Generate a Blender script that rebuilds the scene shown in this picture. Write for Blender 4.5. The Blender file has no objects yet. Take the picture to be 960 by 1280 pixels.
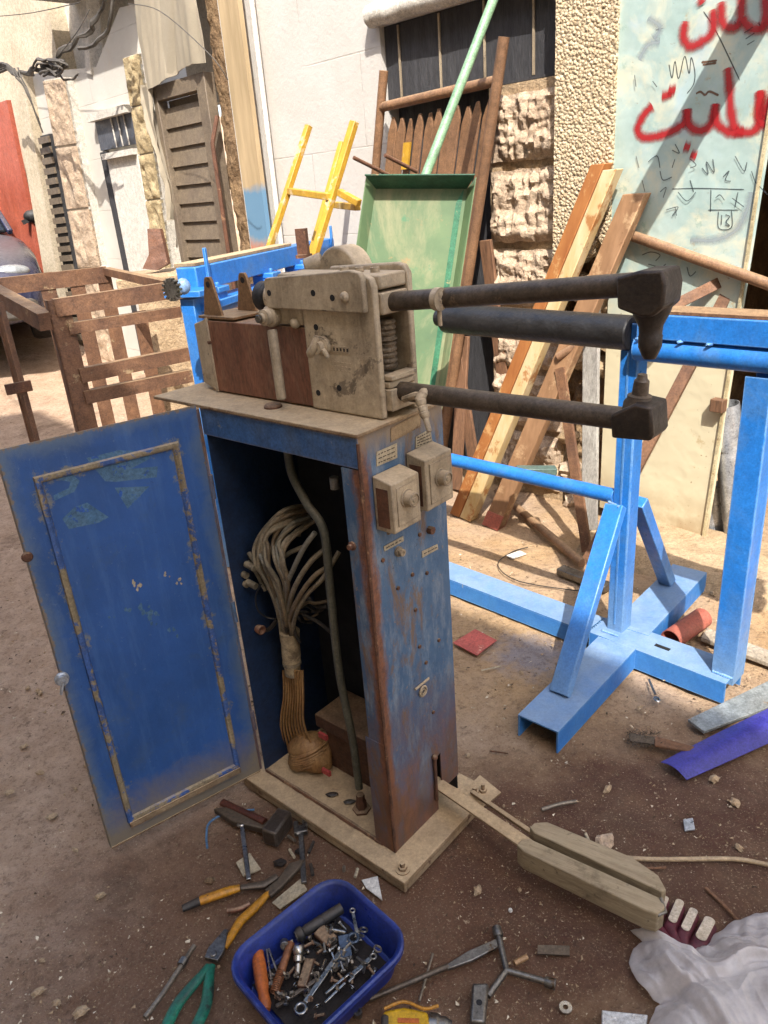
import bpy, bmesh, math, random
from mathutils import Vector, Matrix, noise
random.seed(7)
SC = bpy.context.scene
COL = SC.collection
R = math.radians
def V(x, y, z=0.0): return Vector((x, y, z))

# ------------------------------------------------------------------ camera
PITCH, ROLL, CAM_H, FPX = R(23.065), R(-4.638), 1.5, 940.0
CF = V(0, math.cos(PITCH), -math.sin(PITCH))
_r = V(1, 0, 0); _u = _r.cross(CF)
CR = math.cos(ROLL)*_r + math.sin(ROLL)*_u
CU = -math.sin(ROLL)*_r + math.cos(ROLL)*_u
CC = V(0, 0, CAM_H)
cd = bpy.data.cameras.new('camera'); cam = bpy.data.objects.new('camera', cd); COL.objects.link(cam)
cam.matrix_world = Matrix(((CR.x, CU.x, -CF.x, 0), (CR.y, CU.y, -CF.y, 0), (CR.z, CU.z, -CF.z, CAM_H), (0, 0, 0, 1)))
cd.sensor_fit = 'VERTICAL'; cd.sensor_height = 36.0; cd.lens = FPX/1280*36.0
cd.clip_start = 0.02; cd.clip_end = 400
SC.camera = cam
SC.render.resolution_x = 768; SC.render.resolution_y = 1024

# ------------------------------------------------------------------ light
SUN_EL, SUN_AZ = 51.0, 180.0          # the sun stands behind the photographer
w = bpy.data.worlds.new('World'); SC.world = w; w.use_nodes = True
nt = w.node_tree; nt.nodes.clear()
sky = nt.nodes.new('ShaderNodeTexSky'); sky.sky_type = 'NISHITA'; sky.sun_disc = False
sky.sun_elevation = R(SUN_EL); sky.sun_rotation = R(SUN_AZ); sky.dust_density = 2.5
bg = nt.nodes.new('ShaderNodeBackground'); bg.inputs[1].default_value = 0.15
ow = nt.nodes.new('ShaderNodeOutputWorld')
nt.links.new(sky.outputs[0], bg.inputs[0]); nt.links.new(bg.outputs[0], ow.inputs[0])
sd = bpy.data.lights.new('sun', 'SUN'); sun = bpy.data.objects.new('sun', sd); COL.objects.link(sun)
sd.energy = 2.5; sd.angle = R(0.53); sd.color = (1.0, 0.96, 0.91)
sun.rotation_euler = (R(90-SUN_EL), 0, R(180-SUN_AZ)); sun.location = (0, -3, 12)
SC.view_settings.view_transform = 'Standard'; SC.view_settings.look = 'None'
SC.view_settings.gamma = 1.0; SC.view_settings.use_curve_mapping = False
SC.view_settings.exposure = 1.8
SC.render.engine = 'CYCLES'

# ------------------------------------------------------------------ survey: photo rays met with real planes
def ray(px, py): return CF + CR*((px-480)/FPX) - CU*((py-640)/FPX)
def G(px, py, z=0.0):
    d = ray(px, py); return CC + d*((z-CC.z)/d.z)
def PL(px, py, p0, n):
    d = ray(px, py); return CC + d*((p0-CC).dot(n)/d.dot(n))
def DP(px, py, depth): return CC + ray(px, py)*depth
Z = V(0, 0, 1)
# the street runs along SD; the building line passes through W0; SM points from it to the street
SD = V(-.682, .731); SN = V(.731, .682); SM = -SN; W0 = V(1.6, 2.75)
def W(px, py, off=0.0): return PL(px, py, W0+SM*off, SN)
def WS(s, z, off=0.0): return W0 + SD*s + Z*z + SM*off
def wsz(p): q = p-W0; return q.dot(SD), p.z
# spot welder frame: a to the left and back, b into the depth
_y = R(-42.518); CN = V(-.038, 1.345)
CA_ = V(-math.cos(_y), -math.sin(_y)); CB_ = V(-math.sin(_y), math.cos(_y))
def L(a, b, z): return CN + CA_*a + CB_*b + Z*z
def LA(px, py, a): return PL(px, py, CN+CA_*a, CA_)
def LB(px, py, b): return PL(px, py, CN+CB_*b, CB_)
def gz(x, y):
    s = (x-W0.x)*SD.x + (y-W0.y)*SD.y
    t = s-3.9
    return 0.145*(math.log1p(math.exp(4*t))/4 if t < 8 else t)
def GS(px, py):
    p = G(px, py)
    z = 0
    for _ in range(30):
        z = gz(p.x, p.y); p = G(px, py, min(z, 1.0))
    return p

# ------------------------------------------------------------------ materials
def lin(h):
    h = h.lstrip('#'); o = []
    for i in (0, 2, 4):
        c = int(h[i:i+2], 16)/255
        o.append(c/12.92 if c <= .04045 else ((c+.055)/1.055)**2.4)
    return (*o, 1)
class NT:
    def __init__(s, name):
        s.m = bpy.data.materials.new(name); s.m.use_nodes = True
        s.t = s.m.node_tree; s.t.nodes.clear()
        s.out = s.n('ShaderNodeOutputMaterial'); s.b = s.n('ShaderNodeBsdfPrincipled')
        s.l(s.b.outputs[0], s.out.inputs[0])
    def n(s, k, **kw):
        o = s.t.nodes.new(k)
        for a, b in kw.items(): setattr(o, a, b)
        return o
    def l(s, a, b): s.t.links.new(a, b)
    def coord(s, scale=(1, 1, 1), which='Object', rot=(0, 0, 0)):
        tc = s.n('ShaderNodeTexCoord'); mp = s.n('ShaderNodeMapping')
        mp.inputs['Scale'].default_value = scale; mp.inputs['Rotation'].default_value = rot
        s.l(tc.outputs[which], mp.inputs[0]); return mp.outputs[0]
    def noise(s, vec, scale, detail=5, rough=.6, dist=0):
        o = s.n('ShaderNodeTexNoise'); o.inputs['Scale'].default_value = scale
        o.inputs['Detail'].default_value = detail; o.inputs['Roughness'].default_value = rough
        o.inputs['Distortion'].default_value = dist
        s.l(vec, o.inputs['Vector']); return o.outputs[0]
    def ramp(s, f, a, b, ca=0.0, cb=1.0):
        o = s.n('ShaderNodeMapRange'); o.inputs[1].default_value = a; o.inputs[2].default_value = b
        o.inputs[3].default_value = ca; o.inputs[4].default_value = cb
        s.l(f, o.inputs[0]); return o.outputs[0]
    def math(s, op, a, b=None):
        o = s.n('ShaderNodeMath', operation=op)
        for i, x in enumerate((a, b)):
            if x is None: continue
            if isinstance(x, (int, float)): o.inputs[i].default_value = x
            else: s.l(x, o.inputs[i])
        return o.outputs[0]
    def mix(s, f, a, b):
        o = s.n('ShaderNodeMix', data_type='RGBA')
        for sock, x in ((o.inputs[0], f), (o.inputs[6], a), (o.inputs[7], b)):
            if isinstance(x, (int, float, tuple)): sock.default_value = x
            else: s.l(x, sock)
        return o.outputs[2]
    def bump(s, h, strength, dist=.01):
        o = s.n('ShaderNodeBump'); o.inputs['Strength'].default_value = strength
        o.inputs['Distance'].default_value = dist; s.l(h, o.inputs['Height'])
        s.l(o.outputs[0], s.b.inputs['Normal']); return o
    def done(s, col, rough=.6, metal=0.0):
        for nm, x in (('Base Color', col), ('Roughness', rough), ('Metallic', metal)):
            if isinstance(x, (int, float, tuple)): s.b.inputs[nm].default_value = x
            else: s.l(x, s.b.inputs[nm])
        return s.m
def M(name, base, alt=None, s=6, rough=.6, metal=0.0, bump=.25, bs=60, chips=None, chip=.62, chip_s=14,
      edge=None, dust=None, dust_amt=.8, stretch=(1, 1, 1), grime=None, grime_amt=.55, bd=.004, rv=.15, low=None, speck=.36, streak=0.0):
    t = NT(name); v = t.coord(stretch)
    base = lin(base); alt = lin(alt) if alt else tuple(c*.72 for c in base[:3])+(1,)
    f = t.ramp(t.noise(v, s, 6, .62), .35, .68)
    c = t.mix(f, base, alt); ro = t.ramp(t.noise(v, s*2.3, 4), .3, .7, max(rough-rv, .05), min(rough+rv, 1))
    me = metal
    if grime:
        g = t.ramp(t.noise(v, s*.7+1.1, 9, .72, .6), grime_amt-.06, grime_amt+.16, 0, .9)
        c = t.mix(g, c, lin(grime))
    if edge:
        bv = t.n('ShaderNodeBevel', samples=3); bv.inputs[0].default_value = .006
        ge = t.n('ShaderNodeNewGeometry'); dp = t.n('ShaderNodeVectorMath', operation='DOT_PRODUCT')
        t.l(bv.outputs[0], dp.inputs[0]); t.l(ge.outputs['Normal'], dp.inputs[1])
        e = t.ramp(dp.outputs['Value'], .995, .88)
        e = t.math('MULTIPLY', e, t.ramp(t.noise(v, 22, 6, .7), .34, .52))
        c = t.mix(e, c, lin(edge))
    if chips:
        k = t.noise(v, chip_s, 9, .72, .3)
        k = t.ramp(k, chip, chip+.03)
        c = t.mix(k, c, lin(chips))
    if dust:
        ge = t.n('ShaderNodeNewGeometry'); sx = t.n('ShaderNodeSeparateXYZ'); t.l(ge.outputs['Normal'], sx.inputs[0])
        d = t.math('MULTIPLY', t.ramp(sx.outputs[2], .45, .95), t.ramp(t.noise(v, 9, 7, .7), .28, .6, .35, dust_amt))
        c = t.mix(d, c, lin(dust)); ro = t.math('MAXIMUM', ro, t.math('MULTIPLY', d, .9))
    if low:
        sz = t.n('ShaderNodeSeparateXYZ'); t.l(t.coord(), sz.inputs[0])
        zz = t.math('ADD', sz.outputs[2], t.math('MULTIPLY', t.math('SUBTRACT', t.noise(v, 7, 8, .72), .5), low[3]))
        c = t.mix(t.ramp(zz, low[2], low[1], 0, .92), c, lin(low[0]))
    if streak:
        sv = t.noise(t.coord((1, 1, .06)), 38, 6, .7)
        c = t.mix(t.ramp(sv, .30, .72, 0, streak), c, tuple(min(1, q*1.9+.03) for q in base[:3])+(1,))
    if speck:
        sp_ = t.n('ShaderNodeMix', data_type='RGBA', blend_type='MULTIPLY'); sp_.inputs[0].default_value = 1.0
        g_ = t.ramp(t.math('ADD', t.math('MULTIPLY', t.noise(v, 150, 5, .8), .6), t.math('MULTIPLY', t.noise(v, 34, 6, .75), .4)), .36, .64, 1-speck*1.5, 1+speck)
        cmb = t.n('ShaderNodeCombineColor'); 
        for i_ in range(3): t.l(g_, cmb.inputs[i_])
        t.l(c, sp_.inputs[6]); t.l(cmb.outputs[0], sp_.inputs[7]); c = sp_.outputs[2]
    h = t.noise(v, bs, 6, .65)
    h = t.math('ADD', h, t.math('MULTIPLY', t.noise(v, bs*.22, 6, .7), 1.6))
    if bump: t.bump(h, min(1, bump*1.7), bd)
    return t.done(c, ro, me)

# ------------------------------------------------------------------ mesh building
def frame(d, up=Z):
    d = d.normalized()
    if abs(d.dot(up)) > .999: up = V(0, 1, 0)
    x = d.cross(up).normalized(); return x, x.cross(d).normalized(), d
class MB:
    def __init__(s): s.bm = bmesh.new()
    def hull(s, vs, faces):
        q = [s.bm.verts.new(v) for v in vs]
        for f in faces:
            try: s.bm.faces.new([q[i] for i in f])
            except ValueError: pass
        return s
    def box(s, c, X, Y, Zv):            # half-extent vectors
        vs = [c+X*i+Y*j+Zv*k for i in (-1, 1) for j in (-1, 1) for k in (-1, 1)]
        return s.hull(vs, [(0, 1, 3, 2), (4, 6, 7, 5), (0, 4, 5, 1), (2, 3, 7, 6), (0, 2, 6, 4), (1, 5, 7, 3)])
    def bar(s, p, q, w, h, up=Z):
        x, y, d = frame(q-p, up)
        return s.box((p+q)/2, x*w/2, y*h/2, (q-p)/2)
    def lbox(s, a0, a1, b0, b1, z0, z1):
        return s.box(L((a0+a1)/2, (b0+b1)/2, (z0+z1)/2), CA_*(a1-a0)/2, CB_*(b1-b0)/2, Z*(z1-z0)/2)
    def wbox(s, s0, s1, z0, z1, o0, o1):
        return s.box(WS((s0+s1)/2, (z0+z1)/2, (o0+o1)/2), SD*(s1-s0)/2, SM*(o1-o0)/2, Z*(z1-z0)/2)
    def prism(s, pts, off):
        n = len(pts); return s.hull(list(pts)+[p+off for p in pts],
            [tuple(range(n))[::-1], tuple(range(n, 2*n))]+[(i, (i+1) % n, n+(i+1) % n, n+i) for i in range(n)])
    def tube(s, pts, r, seg=10, cap=True, flat=1.0, up0=None):
        n = len(pts); rs = r if isinstance(r, (list, tuple)) else [r]*n
        rings = []; x = None
        for i, p in enumerate(pts):
            d = (pts[min(i+1, n-1)]-pts[max(i-1, 0)]).normalized()
            if x is None: x, y, _ = frame(d, up0 or Z)
            else:
                x = (x-d*x.dot(d)).normalized(); y = x.cross(d).normalized()
            rings.append([s.bm.verts.new(p+x*(rs[i]*math.cos(k*2*math.pi/seg))+y*(rs[i]*flat*math.sin(k*2*math.pi/seg))) for k in range(seg)])
        for A, B in zip(rings, rings[1:]):
            for k in range(seg): s.bm.faces.new((A[k], A[(k+1) % seg], B[(k+1) % seg], B[k]))
        if cap: s.bm.faces.new(rings[0][::-1]); s.bm.faces.new(rings[-1])
        return s
    def pipe(s, p, q, r, wall=.003, seg=14):     # open hollow pipe
        d = (q-p).normalized()
        return s.lathe(p, d, [(r, 0), (r, (q-p).length), (r-wall, (q-p).length), (r-wall, 0)], seg, closed=True)
    def lathe(s, p, axis, prof, seg=20, closed=False, up=Z):
        x, y, d = frame(axis, up); rings = []
        for r, t in prof:
            if r < 1e-6: rings.append([s.bm.verts.new(p+d*t)])
            else: rings.append([s.bm.verts.new(p+d*t+x*(r*math.cos(k*2*math.pi/seg))+y*(r*math.sin(k*2*math.pi/seg))) for k in range(seg)])
        prs = list(zip(rings, rings[1:]))+([(rings[-1], rings[0])] if closed else [])
        for A, B in prs:
            for k in range(seg):
                f = [A[k % len(A)], A[(k+1) % len(A)], B[(k+1) % len(B)], B[k % len(B)]]
                f = [v for i, v in enumerate(f) if v not in f[:i]]
                if len(f) > 2:
                    try: s.bm.faces.new(f)
                    except ValueError: pass
        if not closed:
            for q, rev in ((rings[0], True), (rings[-1], False)):
                if len(q) > 2: s.bm.faces.new(q[::-1] if rev else q)
        return s
    def cyl(s, p, q, r, seg=18, ch=0.0):
        ln = (q-p).length
        if ch: return s.lathe(p, q-p, [(r-ch, 0), (r, ch), (r, ln-ch), (r-ch, ln)], seg)
        return s.lathe(p, q-p, [(r, 0), (r, ln)], seg)
    def hexa(s, p, axis, r, h): return s.lathe(p, axis, [(r*.9, 0), (r, h*.12), (r, h*.88), (r*.9, h)], 6)
    def ball(s, c, r, sx=1, sy=1, sz=1, seg=12, jit=0.0, ax=None):
        k = bmesh.ops.create_icosphere(s.bm, subdivisions=2 if seg < 16 else 3, radius=1)
        for v in k['verts']:
            q = v.co.copy(); f = 1+jit*noise.noise(q*1.7+c*9)
            q = V(q.x*sx, q.y*sy, q.z*sz)*r*f
            if ax: q = ax[0]*q.x+ax[1]*q.y+ax[2]*q.z
            v.co = c+q
        return s
    def torus(s, c, axis, Rr, r, seg=20, ss=8, arc=1.0):
        x, y, d = frame(axis)
        n = int(seg*arc)
        pts = [c+x*Rr*math.cos(i*2*math.pi/seg)+y*Rr*math.sin(i*2*math.pi/seg) for i in range(n+(1 if arc < 1 else 0))]
        if arc < 1: return s.tube(pts, r, ss)
        rings = []
        for i, p in enumerate(pts):
            o = (p-c).normalized()
            rings.append([s.bm.verts.new(p+o*r*math.cos(k*2*math.pi/ss)+d*r*math.sin(k*2*math.pi/ss)) for k in range(ss)])
        for i in range(n):
            A, B = rings[i], rings[(i+1) % n]
            for k in range(ss): s.bm.faces.new((A[k], A[(k+1) % ss], B[(k+1) % ss], B[k]))
        return s
    def grid(s, f, nu, nv, back=None):   # surface f(u,v); back: vector for a closed solid
        rows = [[s.bm.verts.new(f(i/nu, j/nv)) for j in range(nv+1)] for i in range(nu+1)]
        for i in range(nu):
            for j in range(nv): s.bm.faces.new((rows[i][j], rows[i+1][j], rows[i+1][j+1], rows[i][j+1]))
        if back is not None:
            edge = [rows[i][0] for i in range(nu+1)]+[rows[nu][j] for j in range(1, nv+1)]+[rows[i][nv] for i in range(nu-1, -1, -1)]+[rows[0][j] for j in range(nv-1, 0, -1)]
            bk = [s.bm.verts.new(v.co+back) for v in edge]; n = len(edge)
            for i in range(n): s.bm.faces.new((edge[(i+1) % n], edge[i], bk[i], bk[(i+1) % n]))
            s.bm.faces.new(bk)
        return s
    def build(s, name, mat, parent=None, bevel=0.0, smooth=38, uv=None, seg=2):
        bm = s.bm
        bmesh.ops.recalc_face_normals(bm, faces=bm.faces)
        me = bpy.data.meshes.new(name)
        if parent is not None: org = LOC[parent.name]
        else:
            xs = [v.co for v in bm.verts]
            org = V((min(v.x for v in xs)+max(v.x for v in xs))/2, (min(v.y for v in xs)+max(v.y for v in xs))/2, min(v.z for v in xs))
        if uv:
            lay = bm.loops.layers.uv.new('UVMap')
            for f in bm.faces:
                for lp in f.loops: lp[lay].uv = uv(lp.vert.co)
        for v in bm.verts: v.co -= org
        bm.to_mesh(me); bm.free()
        if smooth:
            me.shade_smooth(); me.set_sharp_from_angle(angle=R(smooth))
        o = bpy.data.objects.new(name, me); COL.objects.link(o)
        if parent is not None: o.parent = parent
        else: o.location = org
        LOC[o.name] = org
        if mat: me.materials.append(mat)
        if bevel:
            b = o.modifiers.new('bevel', 'BEVEL'); b.width = bevel; b.segments = seg; b.limit_method = 'ANGLE'; b.angle_limit = R(40)
            b.harden_normals = False
        return o
LOC = {}
def tag(o, label=None, cat=None, group=None, kind=None):
    for k, v in (('label', label), ('category', cat), ('group', group), ('kind', kind)):
        if v: o[k] = v
    return o
def thing(name, label, cat, loc, group=None):
    o = bpy.data.objects.new(name, None); COL.objects.link(o); o.location = loc; o.empty_display_size = .05
    LOC[o.name] = Vector(loc); return tag(o, label, cat, group)
def solo(mb, name, mat, label, cat, group=None, **kw): return tag(mb.build(name, mat, None, **kw), label, cat, group)
def copy_thing(o, loc=None, label=None):
    c = o.copy(); COL.objects.link(c)
    if loc is not None: c.location = loc
    if label: c['label'] = label
    for ch in o.children:
        d = ch.copy(); COL.objects.link(d); d.parent = c
        for g in ch.children:
            e = g.copy(); COL.objects.link(e); e.parent = d
    return c
def nz(p, s=1.0, o=3): return noise.fractal(p*s, 1.0, 2.0, o)
# ------------------------------------------------------------------ palette
m_blue_old = M('old_blue_paint', '#345785', '#28476f', 4, .48, 0, .2, 30, chips='#85816f', chip=.665, chip_s=9, edge='#8b7558', dust='#8a7a66', dust_amt=.8, grime='#4d5660', grime_amt=.49, streak=.3, low=('#6a6a66', .04, .17, .16))
m_blue_panel = M('weathered_blue_panel', '#43607c', '#33506e', 6, .6, 0, .2, 40, chips='#75543a', chip=.61, chip_s=11, edge='#6f4628', dust='#96836c', grime='#775a3c', grime_amt=.50, stretch=(1, 1, .35), streak=.3, low=('#6b452e', .0, .42, .5))
m_rust = M('rusty_steel', '#6b4630', '#4a3022', 9, .75, .1, .35, 80, chips='#8d6a4c', chip=.6, dust='#a08a6c', dust_amt=.6)
m_rust_rack = M('brown_rusted_angle_iron', '#7f5b40', '#5d4130', 7, .65, .1, .3, 70, chips='#99805f', chip=.62, chip_s=10, dust='#a98c66', dust_amt=.6)
m_dust_steel = M('dusty_grey_cast_steel', '#b3a287', '#8f8069', 7, .6, .15, .3, 60, chips='#54483a', chip=.585, chip_s=10, edge='#5a4c3c', dust='#b59f80', dust_amt=.85, grime='#5d4f3b', grime_amt=.51, streak=.25, speck=.16)
m_base = M('dusty_base_plate', '#a28c6c', '#877155', 8, .85, 0, .4, 60, chips='#5d3f28', chip=.6, chip_s=9, grime='#6b5238', grime_amt=.55, speck=.22, edge='#6b4a30', dust='#b79f7c', dust_amt=.9)
m_copper = M('aged_copper_sheet', '#80543e', '#664230', 6, .6, .1, .12, 30, grime='#8f7860', grime_amt=.58, chips='#8a6450', chip=.66, dust='#a8896a', stretch=(1, 1, .3))
m_arm = M('dark_copper_bar', '#5a4e42', '#3f362c', 9, .5, .35, .2, 60, chips='#6a5a47', chip=.64, dust='#7a6a55', dust_amt=.4)
m_black_iron = M('blackened_electrode_metal', '#3a312a', '#251f1a', 9, .5, .3, .25, 50, chips='#4a3d33', chip=.62, edge='#5a4a3c')
m_roller = M('black_painted_roller', '#232120', '#161515', 10, .42, 0, .35, 45, chips='#4c443c', chip=.68, chip_s=20)
m_bright_blue = M('fresh_blue_paint', '#2472c0', '#1f66b0', 6, .42, 0, .15, 25, chips='#6d8296', chip=.7, chip_s=10, edge='#7da3c4', grime='#456f9c', grime_amt=.54, speck=.2, low=('#6f8ba4', .05, .34, .3), streak=.12)
m_bright_dusty = M('dusty_blue_paint', '#2969ae', '#3a76b0', 5, .6, 0, .2, 40, chips='#8d8f8c', chip=.66, chip_s=9, dust='#8496a6', dust_amt=.75, edge='#7ba0c0', speck=.14)
m_bracket = M('raw_tan_steel', '#8d6e4e', '#7b5d40', 6, .55, .3, .15, 50, dust='#b0946f', dust_amt=.6)
m_chrome = M('worn_chrome', '#bdb8ae', '#8f897e', 14, .3, 1.0, .08, 50, chips='#5d5248', chip=.66, chip_s=20)
m_steel = M('tool_steel', '#8d8982', '#6c6862', 12, .38, .9, .15, 60, chips='#5b4c3d', chip=.6, chip_s=18)
m_bolt = M('dull_bolt_steel', '#8f8474', '#6d604f', 20, .5, .6, .2, 80)
m_galv = M('galvanised_sheet', '#c3c5c6', '#9c9fa2', 7, .35, .55, .12, 40, chips='#6d6a66', chip=.62)
m_black = M('black_rubber', '#191817', '#252321', 10, .55, 0, .2, 60, dust='#6a5c4c', dust_amt=.3)
m_dark = M('painted_void_shade', '#17161a', '#0e0e10', 4, .8, 0, .1)  # near-black colour that paints the shade in holes and inside the cabinet
m_inner = M('shade_darkened_blue_paint', '#132a48', '#0e2038', 5, .6, 0, .15, chips='#6b6048', chip=.66, chip_s=8)  # cabinet blue darkened, so the shade inside is in the colour
m_cable = M('pale_cable_insulation', '#93866e', '#6f6552', 14, .45, 0, .2, 60, grime='#4c4436', grime_amt=.5)
m_cable_dk = M('dark_cable_insulation', '#3a342c', '#2a2620', 12, .55, 0, .1, 60)
m_hose = M('grey_green_hose', '#5c5a4c', '#47463b', 8, .55, 0, .1, 60, dust='#8d8068')
m_coilw = M('taped_copper_windings', '#a98455', '#7f5a35', 18, .55, .2, .4, 60, stretch=(1, 1, .4))
m_tape = M('cream_tape', '#b3a181', '#8f7d5f', 14, .7, 0, .3, grime='#5a4a35', grime_amt=.5)
m_core = M('brown_iron_core', '#5a3d2b', '#432c1f', 9, .75, .1, .3, dust='#8e7356')
m_label = M('aged_paper_label', '#b2a58a', '#9f9075', 30, .8, 0, .05)
m_ink = M('faded_label_ink', '#5a4a3a', '#463a2e', 30, .8, 0, 0)
m_white_wall = M('white_wall_plaster', '#cdc6b9', '#c0b9ab', 2.2, .9, 0, .3, 30, chips='#b6a58c', chip=.72, chip_s=3, grime='#c5b8a4', grime_amt=.62, bd=.01)
m_cream_wall = M('cream_wall_plaster', '#cdbfa6', '#b9a98e', 3, .9, 0, .4, 30, chips='#8f7c60', chip=.66, chip_s=5)
m_grey_wall = M('grey_wall_plaster', '#bdb6ab', '#aca498', 2, .9, 0, .2, 30)
m_stone = M('split_limestone', '#c0aa90', '#ad947a', 7, .9, 0, 1.0, 34, chips='#84694c', chip=.64, chip_s=6, bd=.012)
m_mortar = M('sandy_mortar', '#b49b7b', '#98805f', 6, .95, 0, .7, 40, chips='#7c6448', chip=.62, bd=.01)
m_rubble = M('broken_earth_rubble', '#8f7555', '#6a5239', 8, .95, 0, .9, 30, bd=.015)
m_mesh = M('dark_grey_screen', '#3d3c3d', '#333234', 9, .8, 0, .5, 300, stretch=(1, 1, .15), dust='#6a655f')
m_shutter = M('brown_grey_shutter_paint', '#766855', '#65584a', 5, .6, 0, .15, 40, chips='#94826a', chip=.66, dust='#a39278', dust_amt=.5)
m_wood = M('weathered_brown_wood', '#7d5a40', '#64462f', 5, .8, 0, .4, 60, chips='#a0805e', chip=.64, stretch=(1, 1, .12))
m_gate = M('brown_gate_paint', '#8a6749', '#70523a', 5, .6, 0, .2, 40, chips='#9a7f60', chip=.65, dust='#a58b6a', dust_amt=.5)
m_pole = M('pale_green_paint', '#7fa07d', '#6c8e6c', 8, .5, 0, .15, chips='#a9ad93', chip=.66)
m_yellow = M('yellow_painted_steel', '#c4982f', '#b0872c', 9, .5, 0, .15, speck=.15, chips='#c9b083', chip=.58, chip_s=11, edge='#8d6a34')
m_red = M('red_gate_paint', '#b8624a', '#a5543f', 4, .6, 0, .15, chips='#c98a70', chip=.68)
m_orange = M('orange_plastic', '#bb6424', '#9d4f1c', 15, .45, 0, .2, grime='#5c3216', grime_amt=.54)
m_yellow_grip = M('yellow_plastic_grip', '#c4881c', '#a87018', 15, .45, 0, .2, chips='#3a2e1c', chip=.6, grime='#6b4a1c', grime_amt=.5)
m_green_grip = M('green_plastic_grip', '#1d7358', '#175e48', 15, .42, 0, .2, chips='#232420', chip=.58, chip_s=9, grime='#2a3a30', grime_amt=.5)
m_tray = M('blue_plastic_tray', '#1d2f78', '#17276a', 6, .4, 0, .1, 30, grime='#1b2346', grime_amt=.55, edge='#4a5a94')
m_traydirt = M('oily_dirt', '#2a211a', '#1d1712', 14, .8, 0, .6, 50)
m_pad = M('dusty_wooden_pad', '#95866c', '#776850', 5, .85, 0, .7, 60, chips='#4f4332', chip=.6, grime='#5a4c38', grime_amt=.52, streak=.25, dust='#a8967a', dust_amt=.6)
m_purple = M('violet_blue_sheet', '#3d3b8e', '#33317c', 7, .4, 0, .1, chips='#8f8bc0', chip=.7)
m_pinkplate = M('faded_red_plate', '#b85a50', '#a65348', 9, .6, 0, .15, chips='#c99a86', chip=.6)
m_redpipe = M('red_oxide_pipe', '#a35c4c', '#8d4a3b', 8, .6, 0, .2, chips='#b98472', chip=.66)
m_maroon = M('maroon_rubber', '#5a1c2c', '#481623', 12, .55, 0, .2)
m_padwhite = M('dusty_white_rubber', '#c9bca8', '#a99a82', 30, .7, 0, .2)
m_car = M('dark_violet_car_paint', '#3a3c55', '#32344c', 4, .25, .3, 0, dust='#8d8478', dust_amt=.45)
m_glassdk = M('dark_car_glass', '#22262b', '#1b1e22', 4, .08, 0, 0)
m_lamp = M('headlight_glass', '#a8aaa8', '#8a8c8c', 9, .15, .2, .1)
m_white_paint = M('white_door_paint', '#d2ccc1', '#c8c1b4', 3, .7, 0, .1, 30)
m_cloth = M('cream_awning_cloth', '#9f9480', '#8d8370', 2, .95, 0, .05, 200, speck=.06)
m_wire = M('grey_cable_sheath', '#5a544c', '#47423b', 9, .7, 0, .1)

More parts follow.
